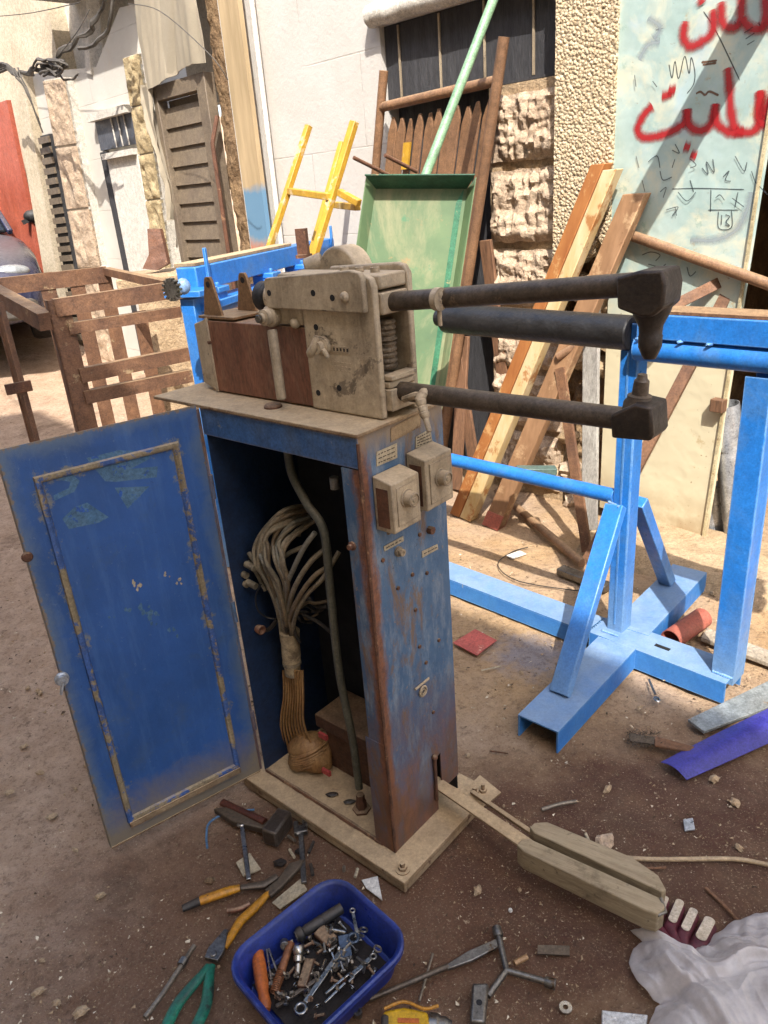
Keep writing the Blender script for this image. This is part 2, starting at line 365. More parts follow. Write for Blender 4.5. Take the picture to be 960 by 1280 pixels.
def distmats():
    # rust creeping in from the bare corner edge of the cabinet
    t = NT('rust_edged_blue_panel'); v = t.coord(); vs = t.coord((1, 1, .3))
    def dot(vec, k):
        d = t.n('ShaderNodeVectorMath', operation='DOT_PRODUCT'); t.l(v, d.inputs[0]); d.inputs[1].default_value = vec; return t.math('ADD', d.outputs['Value'], k)
    a, b = dot(tuple(CA_), .24), dot(tuple(CB_), .13); sep = t.n('ShaderNodeSeparateXYZ'); t.l(v, sep.inputs[0]); z = sep.outputs[2]
    n = t.noise(v, 9, 9, .75, .4); n2 = t.noise(vs, 26, 8, .75); n3 = t.noise(v, 70, 6, .8)
    c = t.mix(t.ramp(t.noise(vs, 6, 7, .65), .35, .65), lin('#48637e'), lin('#33506f'))
    c = t.mix(t.ramp(n2, .48, .66, 0, .8), c, lin('#7d8790'))
    c = t.mix(t.ramp(t.noise(vs, 11, 9, .78, .5), .53, .6, 0, .85), c, lin('#6d553e'))
    c = t.mix(t.ramp(n3, .60, .66, 0, .8), c, lin('#8a735a'))
    c = t.mix(t.ramp(n3, .40, .33, 0, .7), c, lin('#2a3644'))
    d = t.math('SQRT', t.math('ADD', t.math('MULTIPLY', a, a), t.math('MULTIPLY', b, b)))
    d = t.math('ADD', d, t.math('MULTIPLY', t.math('SUBTRACT', t.noise(vs, 24, 9, .78), .5), .07))
    rust = t.mix(t.ramp(n3, .4, .6), lin('#84502b'), lin('#5a3620'))
    c = t.mix(t.ramp(d, .026, .012, 0, .92), c, rust)
    zz = t.math('ADD', z, t.math('MULTIPLY', t.math('SUBTRACT', n, .5), .75))
    c = t.mix(t.ramp(zz, .46, .08, 0, .92), c, t.mix(t.ramp(n2, .4, .6), lin('#744a2e'), lin('#553a28')))
    c = t.mix(t.ramp(t.math('ADD', z, t.math('MULTIPLY', t.math('SUBTRACT', n2, .5), .1)), 1.02, 1.07, 0, .8), c, lin('#8a7558'))
    t.bump(t.math('ADD', n3, n2), .4, .004); m1 = t.done(c, t.ramp(n, .3, .7, .45, .8))
    # door: wear along the rim and along the raised bead
    t = NT('worn_blue_door_paint'); v = t.coord(); vs = t.coord((1, 1, .12))
    off = L(.24, .13, 0); dh_ = L(WD_+.006, -.006, 0); de_ = V(-.83, -.56).normalized(); k = (off-dh_).dot(de_)
    dd = t.n('ShaderNodeVectorMath', operation='DOT_PRODUCT'); t.l(v, dd.inputs[0]); dd.inputs[1].default_value = tuple(de_); u = t.math('ADD', dd.outputs['Value'], k)
    sep = t.n('ShaderNodeSeparateXYZ'); t.l(v, sep.inputs[0]); z = sep.outputs[2]
    def sdf(uc, hu, zc, hz):
        return t.math('MAXIMUM', t.math('SUBTRACT', t.math('ABSOLUTE', t.math('SUBTRACT', u, uc)), hu), t.math('SUBTRACT', t.math('ABSOLUTE', t.math('SUBTRACT', z, zc)), hz))
    n = t.noise(v, 8, 9, .75, .4); n3 = t.noise(v, 60, 7, .8); ns = t.noise(vs, 30, 7, .7)
    c = t.mix(t.ramp(t.noise(v, 3, 6, .65), .35, .68), lin('#2b5592'), lin('#204474'))
    c = t.mix(t.ramp(ns, .5, .72, 0, .45), c, lin('#4a6c9c'))
    c = t.mix(t.ramp(n, .55, .68, 0, .6), c, lin('#3d5472'))
    c = t.mix(t.ramp(n3, .62, .68, 0, .5), c, lin('#6f7f90')); c = t.mix(t.ramp(n3, .38, .32, 0, .5), c, lin('#16294a'))
    e1 = t.math('MULTIPLY', sdf(.2125, .2125, .561, .527), -1.0)
    c = t.mix(t.ramp(t.math('ADD', e1, t.math('MULTIPLY', t.math('SUBTRACT', n, .5), .11)), .035, .0, 0, .7), c, lin('#5d6c78'))
    c = t.mix(t.ramp(t.math('ADD', e1, t.math('MULTIPLY', t.math('SUBTRACT', n3, .5), .05)), .006, .0, 0, .9), c, lin('#7d6a50'))
    e2 = t.math('ABSOLUTE', t.math('ADD', sdf(.216, .156-.008, .5515, .4665-.008), 0))
    e2 = t.math('ADD', e2, t.math('MULTIPLY', t.math('SUBTRACT', t.noise(v, 15, 9, .78), .46), .16))
    c = t.mix(t.ramp(e2, .014, .004, 0, .75), c, lin('#7c765f'))
    zz = t.math('ADD', z, t.math('MULTIPLY', t.math('SUBTRACT', n, .5), .22))
    c = t.mix(t.ramp(zz, .19, .07, 0, .9), c, lin('#7c6f58'))
    t.bump(t.math('ADD', n3, t.math('MULTIPLY', t.noise(v, 7, 4), 2)), .25, .004); m2 = t.done(c, t.ramp(n, .3, .7, .35, .7))
    return m1, m2
WD_ = .48
m_panel_rust, m_door_paint = distmats()
def padmat():
    t = NT('grained_pedal_wood'); v = t.coord(); ax = (G(830, 1122, .12)-G(646, 1054, .12)).normalized()
    ang = math.atan2(ax.y, ax.x)
    mp = t.n('ShaderNodeMapping', vector_type='TEXTURE'); mp.inputs['Rotation'].default_value = (0, 0, ang); mp.inputs['Scale'].default_value = (9, 1, 1); t.l(v, mp.inputs[0]); g = mp.outputs[0]
    n = t.noise(g, 60, 8, .75, .4); n2 = t.noise(v, 9, 8, .75)
    c = t.mix(t.ramp(n, .36, .64), lin('#9d8d70'), lin('#75664e')); c = t.mix(t.ramp(n, .40, .34, 0, .8), c, lin('#463a2b'))
    c = t.mix(t.ramp(n2, .56, .66, 0, .75), c, lin('#5a4b37')); c = t.mix(t.ramp(t.noise(v, 24, 6, .7), .64, .68, 0, .8), c, lin('#3f3527'))
    ge = t.n('ShaderNodeNewGeometry'); sx = t.n('ShaderNodeSeparateXYZ'); t.l(ge.outputs['Normal'], sx.inputs[0])
    c = t.mix(t.math('MULTIPLY', t.ramp(sx.outputs[2], .6, .95), t.ramp(n2, .3, .6, .6, .1)), c, lin('#a5947a'))
    t.bump(n, .6, .006); return t.done(c, .9)
m_pad = padmat()
# ------------------------------------------------------------------ ground
def ground_mat():
    t = NT('dry_dirt'); v = t.coord()
    n1 = t.noise(v, 1.6, 8, .62); n2 = t.noise(v, 9, 8, .7); n3 = t.noise(v, 55, 6, .75)
    c = t.mix(t.ramp(n2, .3, .7), lin('#c3a278'), lin('#a07f58'))
    c = t.mix(t.ramp(n1, .42, .66, 0, .75), c, lin('#b29a84'))
    sp0 = t.n('ShaderNodeSeparateXYZ'); t.l(v, sp0.inputs[0])
    xx = t.math('ADD', t.math('ADD', sp0.outputs[0], t.math('MULTIPLY', sp0.outputs[1], .25)), t.math('MULTIPLY', t.math('SUBTRACT', n1, .5), 1.6))
    c = t.mix(t.ramp(xx, .5, -.5, 0, .8), c, t.mix(t.ramp(n2, .3, .7), lin('#c0a68f'), lin('#9c8068')))    # dusty grey crust up the street
    # oil-soaked soil round the workplace: a stain with its own ragged outline
    sep = t.n('ShaderNodeSeparateXYZ'); t.l(v, sep.inputs[0])
    dx = t.math('SUBTRACT', sep.outputs[0], .62); dy = t.math('SUBTRACT', sep.outputs[1], 1.28)
    d = t.math('SQRT', t.math('ADD', t.math('MULTIPLY', t.math('MULTIPLY', dx, dx), .72), t.math('MULTIPLY', t.math('MULTIPLY', dy, dy), 2.2)))
    d = t.math('ADD', d, t.math('MULTIPLY', t.math('SUBTRACT', t.noise(v, 3.2, 7, .7), .5), .9))
    st = t.ramp(d, .95, .45)
    c = t.mix(t.math('MULTIPLY', st, t.ramp(n2, .2, .6, .75, 1)), c, lin('#58392a'))
    dx2 = t.math('ADD', sep.outputs[0], .35); dy2 = t.math('SUBTRACT', sep.outputs[1], 1.2)
    d2 = t.math('SQRT', t.math('ADD', t.math('MULTIPLY', dx2, dx2), t.math('MULTIPLY', dy2, dy2)))
    d2 = t.math('ADD', d2, t.math('MULTIPLY', t.math('SUBTRACT', t.noise(v, 4.1, 7, .7), .5), .9))
    c = t.mix(t.ramp(d2, .75, .3, 0, .8), c, lin('#6b4933'))
    # small dark drips and pale dust
    c = t.mix(t.ramp(t.noise(v, 17, 8, .7), .60, .68, 0, .6), c, lin('#4b3727'))
    c = t.mix(t.ramp(t.noise(v, 2.4, 9, .75, .7), .56, .66, 0, .55), c, lin('#5f4a38'))
    c = t.mix(t.ramp(t.noise(v, 30, 5, .7), .66, .7, 0, .6), c, lin('#cbb795'))
    # sprayed blue overspray by the frame
    dx3 = t.math('SUBTRACT', sep.outputs[0], .47); dy3 = t.math('SUBTRACT', sep.outputs[1], 2.18)
    d3 = t.math('SQRT', t.math('ADD', t.math('MULTIPLY', dx3, dx3), t.math('MULTIPLY', dy3, dy3)))
    d3 = t.math('ADD', d3, t.math('MULTIPLY', t.math('SUBTRACT', t.noise(v, 14, 8, .75), .5), .35))
    c = t.mix(t.ramp(d3, .17, .06, 0, .5), c, lin('#5f7a9a'))
    n4 = t.noise(v, 190, 4, .8)
    c = t.mix(t.ramp(n3, .36, .5, .5, 0), c, lin('#5d4632')); c = t.mix(t.ramp(n4, .58, .66, 0, .55), c, lin('#c9b593')); c = t.mix(t.ramp(n4, .42, .34, 0, .6), c, lin('#3f2e21'))
    h = t.math('ADD', t.math('ADD', t.math('MULTIPLY', n3, .7), n2), t.math('MULTIPLY', n4, .3))
    t.bump(h, 1.0, .016)
    return t.done(c, .95)
m_ground = ground_mat()
def axis(lo, hi, flo, fhi, fs):
    a = []; x = flo
    while x > lo: x -= max(fs, (flo-x)*.35+fs*3); a.append(x)
    a = a[::-1]; x = flo
    while x <= fhi: a.append(x); x += fs
    while x < hi: a.append(x); x += max(fs, (x-fhi)*.35+fs*3)
    return a
def ground():
    xs = axis(-70, 70, -3.4, 2.4, .028); ys = axis(-60, 90, .5, 4.2, .028)
    me = bpy.data.meshes.new('ground'); vs = []
    for y in ys:
        for x in xs:
            p = V(x, y)
            h = .012*nz(p, .9, 2)+.009*nz(p, 5, 3)+.006*nz(p, 15, 3)
            q = p-CN; a, b = q.dot(CA_), q.dot(CB_)
            if -.3 < a < .8 and -.25 < b < .6: h *= .25
            if abs(x) > 8 or y > 12: h *= .3
            vs.append((x, y, h-.010+gz(x, y)))
    nx = len(xs)
    fs = [(j*nx+i, j*nx+i+1, (j+1)*nx+i+1, (j+1)*nx+i) for j in range(len(ys)-1) for i in range(nx-1)]
    me.from_pydata(vs, [], fs); me.shade_smooth()
    o = bpy.data.objects.new('ground', me); COL.objects.link(o); me.materials.append(m_ground)
    tag(o, 'brown dirt street surface with oil stains and pale dust', 'ground', None, 'structure')
ground()

# ------------------------------------------------------------------ the building across the street that shades the foreground
def facing_block():
    mb = MB()
    e0 = -1.75                                     # facade line, behind the photographer
    def q(s, o, z): return SD*s + SN*o + Z*z
    out = [(-14, 0), (16, 0), (16, 6.45), (2.3, 6.45), (2.3, 6.45), (1.9, 6.95), (.6, 6.95), (.4, 6.62), (-14, 6.62)]  # unseen roof edge, raised midway to keep the welder head in shade
    mb.prism([q(s, e0, z) for s, z in out], SN*-6)
    t = mb.build('opposite_building', m_cream_wall)
    tag(t, 'plastered building on the near side of the street behind the photographer', 'building')
facing_block()

# ------------------------------------------------------------------ building line: walls
def wuv(p): q = p-W0; return (q.dot(SD), p.z)
def wpoly(px, off0, off1):
    """solid on the building line: outline met with the plane off1, going back to off0"""
    return [W(x, y, off1) for x, y in px], SM*(off0-off1)
def wallmat(name, c1, c2, bw=.62, bh=.2, grime='#bfae96'):
    t = NT(name)
    tc = t.n('ShaderNodeTexCoord'); uv = tc.outputs['UV']; v = t.coord()
    br = t.n('ShaderNodeTexBrick'); br.inputs['Scale'].default_value = 1
    br.inputs['Brick Width'].default_value = bw; br.inputs['Row Height'].default_value = bh
    br.inputs['Mortar Size'].default_value = .004; br.inputs['Mortar Smooth'].default_value = .3
    t.l(uv, br.inputs['Vector'])
    c = t.mix(t.ramp(t.noise(v, 2.5, 7, .65), .35, .7), lin(c1), lin(c2))
    c = t.mix(t.ramp(t.noise(v, 1.7, 9, .75, .4), .6, .72, 0, .6), c, lin(grime))
    c = t.mix(t.ramp(t.noise(v, 13, 8, .75), .68, .73, 0, .5), c, lin('#a8937a'))
    jm = t.math('MULTIPLY', br.outputs['Fac'], t.ramp(t.noise(v, 3, 4), .4, .62))
    c = t.mix(t.math('MULTIPLY', jm, .45), c, lin('#8f8474'))
    h = t.math('SUBTRACT', t.noise(v, 38, 7, .7), t.math('MULTIPLY', jm, 1.2))
    t.bump(h, .5, .006)
    return t.done(c, .92)
m_block_wall = wallmat('painted_block_wall', '#c1bcb4', '#b6b0a6', .9, .43)
m_block_wall2 = wallmat('painted_block_wall_far', '#c3beb4', '#b8b2a7', .7, .38)

# main white wall left of and above the dark doorway
mb = MB()
pts = [WS(s, z, 0) for s, z in ((2.10, -.3), (3.42, -.3), (3.42, 5.2), (.90, 5.2), (.90, 2.235), (2.10, 2.235))]
mb.prism(pts, SM*-.25)
solo(mb, 'white_wall', m_block_wall, 'white painted block wall between the wooden post and the dark doorway', 'wall', uv=wuv)
mb = MB()      # uneven plaster roll over the doorway
pp = [WS(2.13-1.06*i/14, 2.275+.012*nz(V(i*.7, 1), 1), .03) for i in range(15)]
mb.tube(pp, [.05+.008*nz(V(i*.5, 3), 1) for i in range(15)], 10)
solo(mb, 'lintel_moulding', m_white_wall, 'rough white plaster ledge over the dark screened doorway', 'ledge')

# dark screened doorway
t = thing('screen_door', 'dark grey screen filling the doorway behind the leaning brown gate', 'screen', WS(1.75, 0, -.08))
mb = MB(); mb.wbox(1.445, 2.098, 0, 1.9, -.13, -.10); mb.wbox(1.0, 2.098, 1.901, 2.233, -.13, -.03); mb.build('screen_panel', m_mesh, t)
for s in (1.22, 1.48, 1.74, 2.0):
    mb = MB(); mb.wbox(s-.005, s+.005, 1.905, 2.225, -.029, -.022); mb.build('frame_bar', m_dust_steel, t)
mb = MB(); mb.wbox(1.02, 2.097, 1.889, 1.9005, -.12, -.015); mb.build('frame_bar', m_mesh, t)

# split-faced stone pillar, course by course
t = thing('stone_pillar', 'pillar of rough split limestone blocks beside the dark doorway', 'pillar', WS(1.24, 0, 0))
mb = MB(); mb.wbox(1.02, 1.44, -.2, 1.885, -.3, .0); mb.build('pillar_core', m_mortar, t)
zs = [1.855, 1.555, 1.215, .93, .63, .33, .02]
for i in range(6):
    z1, z0 = zs[i]-.012, zs[i+1]+.022
    def f(u, v, z0=z0, z1=z1, i=i):
        s = 1.03+.395*u; z = z0+(z1-z0)*v
        e = min(u, 1-u, (v)*.8, (1-v)*.8)
        bul = .032*min(1, e*12)**.6
        p = V(s*9+i*7, z*9, i)
        h = .03*nz(V(p.x*.35, p.y*.9, p.z), 1, 4)-.03*abs(nz(V(p.x*.9, p.y*.35, p.z), .9, 4))-.022*abs(nz(V(p.x*2.6, p.y*.5, p.z+3), 1, 4))+.012*nz(p, 3.5, 4)
        return WS(s+.010*nz(V(z*8, i, 2)), z+.010*nz(V(s*7, i, 5)), .012+max(bul+h, .0))
    mb = MB(); mb.grid(f, 44, 34, SM*-.03); mb.build('stone_block', m_stone, t, smooth=40)

# pebble-dashed pier, broken off at its foot
def pebble():
    t = NT('pebbledash_render'); v = t.coord()
    vo = t.n('ShaderNodeTexVoronoi'); vo.inputs['Scale'].default_value = 80; t.l(v, vo.inputs['Vector'])
    n = t.noise(v, 70, 5, .7)
    c = t.mix(t.ramp(n, .35, .65), lin('#d9c7a6'), lin('#b59c78'))
    c = t.mix(t.ramp(t.noise(v, 110, 3), .56, .63, 0, .8), c, lin('#6b573e'))
    h = t.math('ADD', t.math('MULTIPLY', vo.outputs['Distance'], -1.3), n)
    t.bump(h, .8, .016); return t.done(c, .95)
m_pebble = pebble()
mb = MB()
def f(u, v):
    s = .765+.265*u; z = 1.24+.07*nz(V(u*5, 3.3), 1, 3)*(1-v)**6+.28*(1-v)**6*max(0, u-.25)*-1 + (3.6-1.24)*v
    return WS(s, z, .10+.003*nz(V(s*60, z*60), 1, 3))
mb.grid(f, 60, 240, SM*-.3)
solo(mb, 'pebbledash_pier', m_pebble, 'pebble-dashed wall pier between the stone pillar and the graffiti sheet', 'wall', smooth=60)
# broken masonry below it
t = thing('broken_masonry', 'crumbling earth and rubble wall foot under the pebble-dashed pier', 'rubble wall', WS(.9, 0, 0))
mb = MB()
def f(u, v):
    s = .72+.33*u; z = -.1+1.5*v
    return WS(s, z, -.05+.05*nz(V(s*6, z*6, 1), 1, 4)+.03*abs(nz(V(s*15, z*15), 1, 3)))
mb.grid(f, 40, 120, SM*-.2); mb.build('earth_core', m_rubble, t, smooth=55)
for i in range(26):
    s, z = random.uniform(.74, 1.03), random.uniform(0, 1.22)
    if i < 8: z = random.uniform(.9, 1.2)
    mb = MB(); mb.ball(WS(s, z, .02), random.uniform(.03, .075), 1.2, .8, .8, 12, .5); mb.build('rubble_stone', m_stone if i % 2 else m_mortar, t, smooth=30)

# ------------------------------------------------------------------ graffiti sheet door, hinged at the pier, standing ajar
DH = WS(.765, 0, .08); DR = G(881, 677, .03); DD = V(DR.x-DH.x, DR.y-DH.y).normalized(); DN = V(DD.y, -DD.x)
if DN.dot(V(-1, -1)) < 0: DN = -DN
def DO(px, py, off=0.0): return PL(px, py, DH+DN*off, DN)
def DW(u, z, off=0.0): return DH + DD*u + DN*off + Z*z
DWID = V(DR.x-DH.x, DR.y-DH.y).length
def doormat():
    t = NT('mint_sheet_paint'); v = t.coord()
    sep = t.n('ShaderNodeSeparateXYZ'); t.l(v, sep.inputs[0])
    c = t.mix(t.ramp(t.noise(v, 3.5, 7, .65), .35, .65), lin('#b2c3bc'), lin('#92a9a2'))
    c = t.mix(t.ramp(t.noise(v, 4.6, 8, .7, .5), .47, .62, 0, .85), c, lin('#cbc8ae'))
    c = t.mix(t.ramp(t.noise(v, 13, 8, .75, .3), .6, .66, 0, .6), c, lin('#7d9a8a'))
    c = t.mix(t.ramp(t.noise(v, 2.1, 6, .6, .8), .56, .7, 0, .7), c, lin('#a8bccb'))
    z = t.math('ADD', sep.outputs[2], t.math('MULTIPLY', t.math('SUBTRACT', t.noise(v, 3, 7, .7), .5), .5))
    c = t.mix(t.ramp(z, 1.12, .82), c, lin('#cbc0a0'))            # older cream paint on the lower sheet
    c = t.mix(t.ramp(t.noise(v, 7, 9, .75), .6, .66, 0, .7), c, lin('#a88f63'))
    c = t.mix(t.ramp(t.noise(v, 24, 9, .75), .64, .68, 0, .8), c, lin('#7d6240'))
    c = t.mix(t.math('MULTIPLY', t.ramp(z, .3, .0), t.ramp(t.noise(v, 6, 7), .4, .6)), c, lin('#8a6a45'))
    t.bump(t.noise(v, 5, 3), .3, .03)
    return t.done(c, .55)
t = thing('sheet_door', 'mint green sheet metal door with red spray graffiti and scribbles', 'door', DW(.3, 0, 0))
sheet_door = t
mb = MB()
mb.prism([DW(0, .05), DW(DWID, .03), DW(DWID+.105, 2.15), DW(0, 2.15)], DN*-.018); mb.build('sheet_panel', doormat(), t)
mb = MB(); mb.bar(DW(DWID-.006, .03, .0065), DW(DWID+.098, 2.15, .0065), .010, .010, DN); mb.build('edge_flange', M('cream_edge_paint', '#c2b592', '#a8976f', 9, .6, 0, .2, chips='#7d6240', chip=.62), t)
mb = MB(); p = DO(901, 505, .0)
mb.box(p+DN*.02, DD*.026, Z*.025, DN*.02); mb.build('wooden_stub', m_wood, t, bevel=.003)
# spray paint and pen strokes: thin coats on the sheet
def spraymat(name, col, soft=.5, strength=1.0):
    t = NT(name); tc = t.n('ShaderNodeTexCoord'); s = t.n('ShaderNodeSeparateXYZ'); t.l(tc.outputs['UV'], s.inputs[0])
    a = t.math('SUBTRACT', 1.0, t.math('ABSOLUTE', t.math('SUBTRACT', t.math('MULTIPLY', s.outputs[1], 2), 1)))
    n = t.noise(t.coord(), 240, 3, .7)
    a = t.math('ADD', a, t.math('MULTIPLY', t.math('SUBTRACT', n, .5), .5))
    a = t.math('MULTIPLY', t.ramp(a, .06, .06+soft), strength)
    t.b.inputs['Alpha'].default_value = 1; t.l(a, t.b.inputs['Alpha'])
    return t.done(lin(col), .55)
m_spray = spraymat('red_spray_paint', '#a8191f', .75, .88)
m_pen = spraymat('black_marker_ink', '#2b3138', .4, .75)
m_spray2 = spraymat('pale_grey_spray', '#9aa3a8', .9, .6)
def smooth_line(pts, n=8):
    out = []
    P = [pts[0]]+list(pts)+[pts[-1]]
    for i in range(1, len(P)-2):
        for k in range(n):
            t = k/n; a, b, c, d = P[i-1], P[i], P[i+1], P[i+2]
            out.append(.5*((2*b)+(c-a)*t+(2*a-5*b+4*c-d)*t*t+(3*b-a-3*c+d)*t*t*t))
    out.append(pts[-1]); return out
def strokes(name, lines, width, mat, off, parent, at, nrm, zoom):
    """painted strokes as thin coats lying on a face"""
    bm = bmesh.new(); lay = bm.loops.layers.uv.new('UVMap'); org = LOC[parent.name]
    for li, ln in enumerate(lines):
        o = off+li*.00025
        pts = [at(*zoom(x, y), o) for x, y in ln]
        if len(pts) == 1: pts = [pts[0]-Z*width*.1, pts[0]+Z*width*.1]
        pts = smooth_line(pts)
        d0 = (pts[0]-pts[1]).normalized(); d1 = (pts[-1]-pts[-2]).normalized()
        rows = []
        for i, p in enumerate(pts):
            d = (pts[min(i+1, len(pts)-1)]-pts[max(i-1, 0)]).normalized(); x = d.cross(nrm).normalized()
            wd = width*(.9+.25*nz(V(i*.35, li*3.1), 1, 2))/2
            if i in (0, len(pts)-1): wd *= .6
            rows.append((bm.verts.new(p-x*wd-org), bm.verts.new(p+x*wd-org)))
        for (a, b), (c, d) in zip(rows, rows[1:]):
            fc = bm.faces.new((a, b, d, c))
            for lp, u in zip(fc.loops, (0, 1, 1, 0)): lp[lay].uv = (.5, u)
    me = bpy.data.meshes.new(name); bm.to_mesh(me); bm.free(); me.materials.append(mat)
    o = bpy.data.objects.new(name, me); COL.objects.link(o); o.parent = parent; LOC[o.name] = org
    return o
zm = lambda x, y: (600+x/2.6667, y/2.6667)
strokes('red_graffiti', [
    [(575, 352), (545, 385), (525, 430), (545, 458), (600, 452), (650, 432), (684, 405), (690, 362)],
    [(690, 362), (697, 415), (730, 436), (768, 415), (785, 345)],
    [(785, 345), (790, 410), (835, 440), (880, 438)],
    [(826, 225), (832, 300), (838, 380), (850, 432)],
    [(850, 436), (905, 440), (932, 400), (936, 300)],
    [(936, 300), (930, 390), (960, 420), (1000, 400), (1010, 330), (965, 335), (950, 400)],
    [(606, 322), (640, 312)], [(628, 300), (652, 300)], [(680, 488), (700, 492)], [(702, 515), (722, 520)],
    [(686, 70), (678, 120), (700, 152), (735, 140), (775, 105), (778, 30)],
    [(805, 5), (808, 70), (835, 92), (866, 70), (874, -40)],
    [(874, 60), (900, 92), (940, 92), (952, 40), (950, -60)],
    [(955, 60), (985, 90), (1020, 60), (1020, -40)], [(735, -8), (742, 12)],
], .056, m_spray, .0012, sheet_door, DO, DN, zm)
pen = [[(630, 215), (640, 260), (650, 205), (662, 262), (682, 188), (697, 245), (704, 192), (716, 240), (712, 280), (690, 312)],
       [(745, 38), (790, 110), (866, 268)], [(640, 630), (735, 628), (880, 632)], [(770, 632), (768, 706)], [(760, 700), (862, 700)],
       [(700, 600), (712, 640)], [(795, 705), (796, 760), (838, 758), (838, 702)], [(806, 716), (804, 750)], [(818, 716), (832, 722), (820, 740), (832, 752), (816, 750)],
       [(740, 560), (760, 580), (755, 540), (780, 575), (776, 530)], [(810, 590), (830, 570), (818, 600), (836, 604)],
       [(860, 640), (850, 690)], [(650, 480), (664, 510), (640, 500)], [(560, 540), (590, 520), (600, 560)], [(600, 570), (610, 600), (640, 590)],
       [(520, 520), (530, 560)], [(850, 520), (880, 570), (890, 540)], [(905, 570), (920, 610), (935, 600)], [(620, 700), (660, 690), (640, 720)],
       [(650, 690), (655, 720)], [(540, 850), (570, 840), (600, 850), (585, 870)], [(560, 880), (600, 890), (620, 880)], [(640, 900), (660, 900)],
       [(690, 890), (700, 920), (720, 905)], [(660, 640), (690, 670), (720, 640)], [(785, 660), (800, 650), (815, 668)], [(515, 250), (520, 290)],
       [(575, 270), (590, 290)], [(640, 560), (650, 530)], [(840, 660), (880, 690)], [(930, 620), (960, 650)], [(600, 640), (620, 625), (610, 660)],
       [(700, 530), (720, 550), (700, 560)], [(540, 600), (550, 640)], [(880, 110), (910, 90)], [(885, 130), (915, 110)], [(890, 150), (915, 135)]]
strokes('pen_scribbles', pen, .0055, m_pen, .0003, sheet_door, DO, DN, zm)
strokes('brown_marks', [[(738, 208), (790, 202)], [(742, 216), (788, 210)], [(720, 312), (735, 306), (750, 316), (765, 305), (795, 318)]], .011, spraymat('brown_marker', '#6a4a33', .4, .8), .0003, sheet_door, DO, DN, zm)
strokes('pale_graffiti', [[(530, 200), (560, 150), (600, 140)], [(700, 800), (780, 800), (850, 770), (890, 700), (905, 640)], [(560, 60), (600, 90), (580, 130)]], .05, m_spray2, .0002, sheet_door, DO, DN, zm)
# steel awning beam above the door (its shadow lies across the sheet)
mb = MB()
_S = V(0, -math.cos(R(SUN_EL)), math.sin(R(SUN_EL)))
_p = DO(1005, -90)+(_S/_S.dot(DN)-DN)*.06
mb.bar(_p-DN*.3, _p+DN*.49, .10, .10)
solo(mb, 'awning_beam', m_gate, 'brown steel awning beam sticking out over the graffiti door', 'beam')
# header over the doorway and the wall on to the right
mb = MB(); mb.wbox(-.62, .765, 2.18, 5.2, -.3, .0); mb.wbox(-9, -.62, -.3, 5.2, -.3, .0)
solo(mb, 'workshop_wall', m_block_wall2, 'white wall over and to the right of the dark workshop doorway', 'wall', uv=wuv)
mb = MB(); mb.wbox(-.8, .9, -.3, 2.6, -2.35, -2.3); mb.wbox(.76, .80, -.3, 2.6, -2.3, -.31); mb.wbox(-.80, -.76, -.3, 2.6, -2.3, -.31); mb.wbox(-.8, .8, 2.6, 2.65, -2.35, -.31)
solo(mb, 'workshop_interior', m_rubble, 'dark unlit room behind the graffiti door', 'room')
# ------------------------------------------------------------------ left part of the building line
# wooden board post with spray paint
def postmat():
    t = NT('board_with_spray_paint'); v = t.coord(); vs = t.coord((1, 1, .1))
    sep = t.n('ShaderNodeSeparateXYZ'); t.l(v, sep.inputs[0])
    c = t.mix(t.ramp(t.noise(vs, 14, 7, .65), .35, .65), lin('#b39c78'), lin('#94805f'))
    z = t.math('ADD', sep.outputs[2], t.math('MULTIPLY', t.math('SUBTRACT', t.noise(v, 6, 6, .7), .5), .16))
    c = t.mix(t.math('MULTIPLY', t.ramp(z, 1.80, 1.74), t.ramp(z, 1.42, 1.5)), c, lin('#5d8099'))
    c = t.mix(t.ramp(z, 1.48, 1.40, 0, .95), c, lin('#b8604a'))
    t.bump(t.noise(vs, 40, 5), .3, .005); return t.done(c, .85)
def zat(px, py, off=0): return wsz(W(px, py, off))
s0, _ = zat(326, 230, .1); s1, _ = zat(303, 230, .1)
mb = MB(); mb.wbox(s0, s1, -.2, 3.6, .07, .10)
o = solo(mb, 'wooden_board', postmat(), 'tall upright board with blue and orange spray paint beside the white wall', 'board')
mb = MB(); mb.tube([WS(s0-.06, .2, .05), WS(s0-.06, 3.2, .05)], .016, 10)
solo(mb, 'drain_pipe', m_white_paint, 'thin white pipe running up the white wall beside the painted board', 'pipe')
# ragged broken wall end left of the board
mb = MB()
def f(u, v):
    s = 3.42+.17*u; z = -.2+4.2*v
    return WS(s, z, -.03+.022*nz(V(s*9, z*5, 4), 1, 4)+.015*abs(nz(V(s*25, z*12), 1, 3)))
mb.grid(f, 26, 260, SM*-.3); solo(mb, 'rough_wall_end', m_rubble, 'ragged broken wall end with exposed masonry beside the brown shutter', 'wall', smooth=55)
mb = MB(); mb.tube([WS(3.50, .3, .12), WS(3.49, 1.3, .13), WS(3.505, 1.85, .12), WS(3.5, 2.0, .06)], .014, 8)
solo(mb, 'metal_conduit', m_rust, 'rusty conduit running up the ragged wall end', 'pipe')

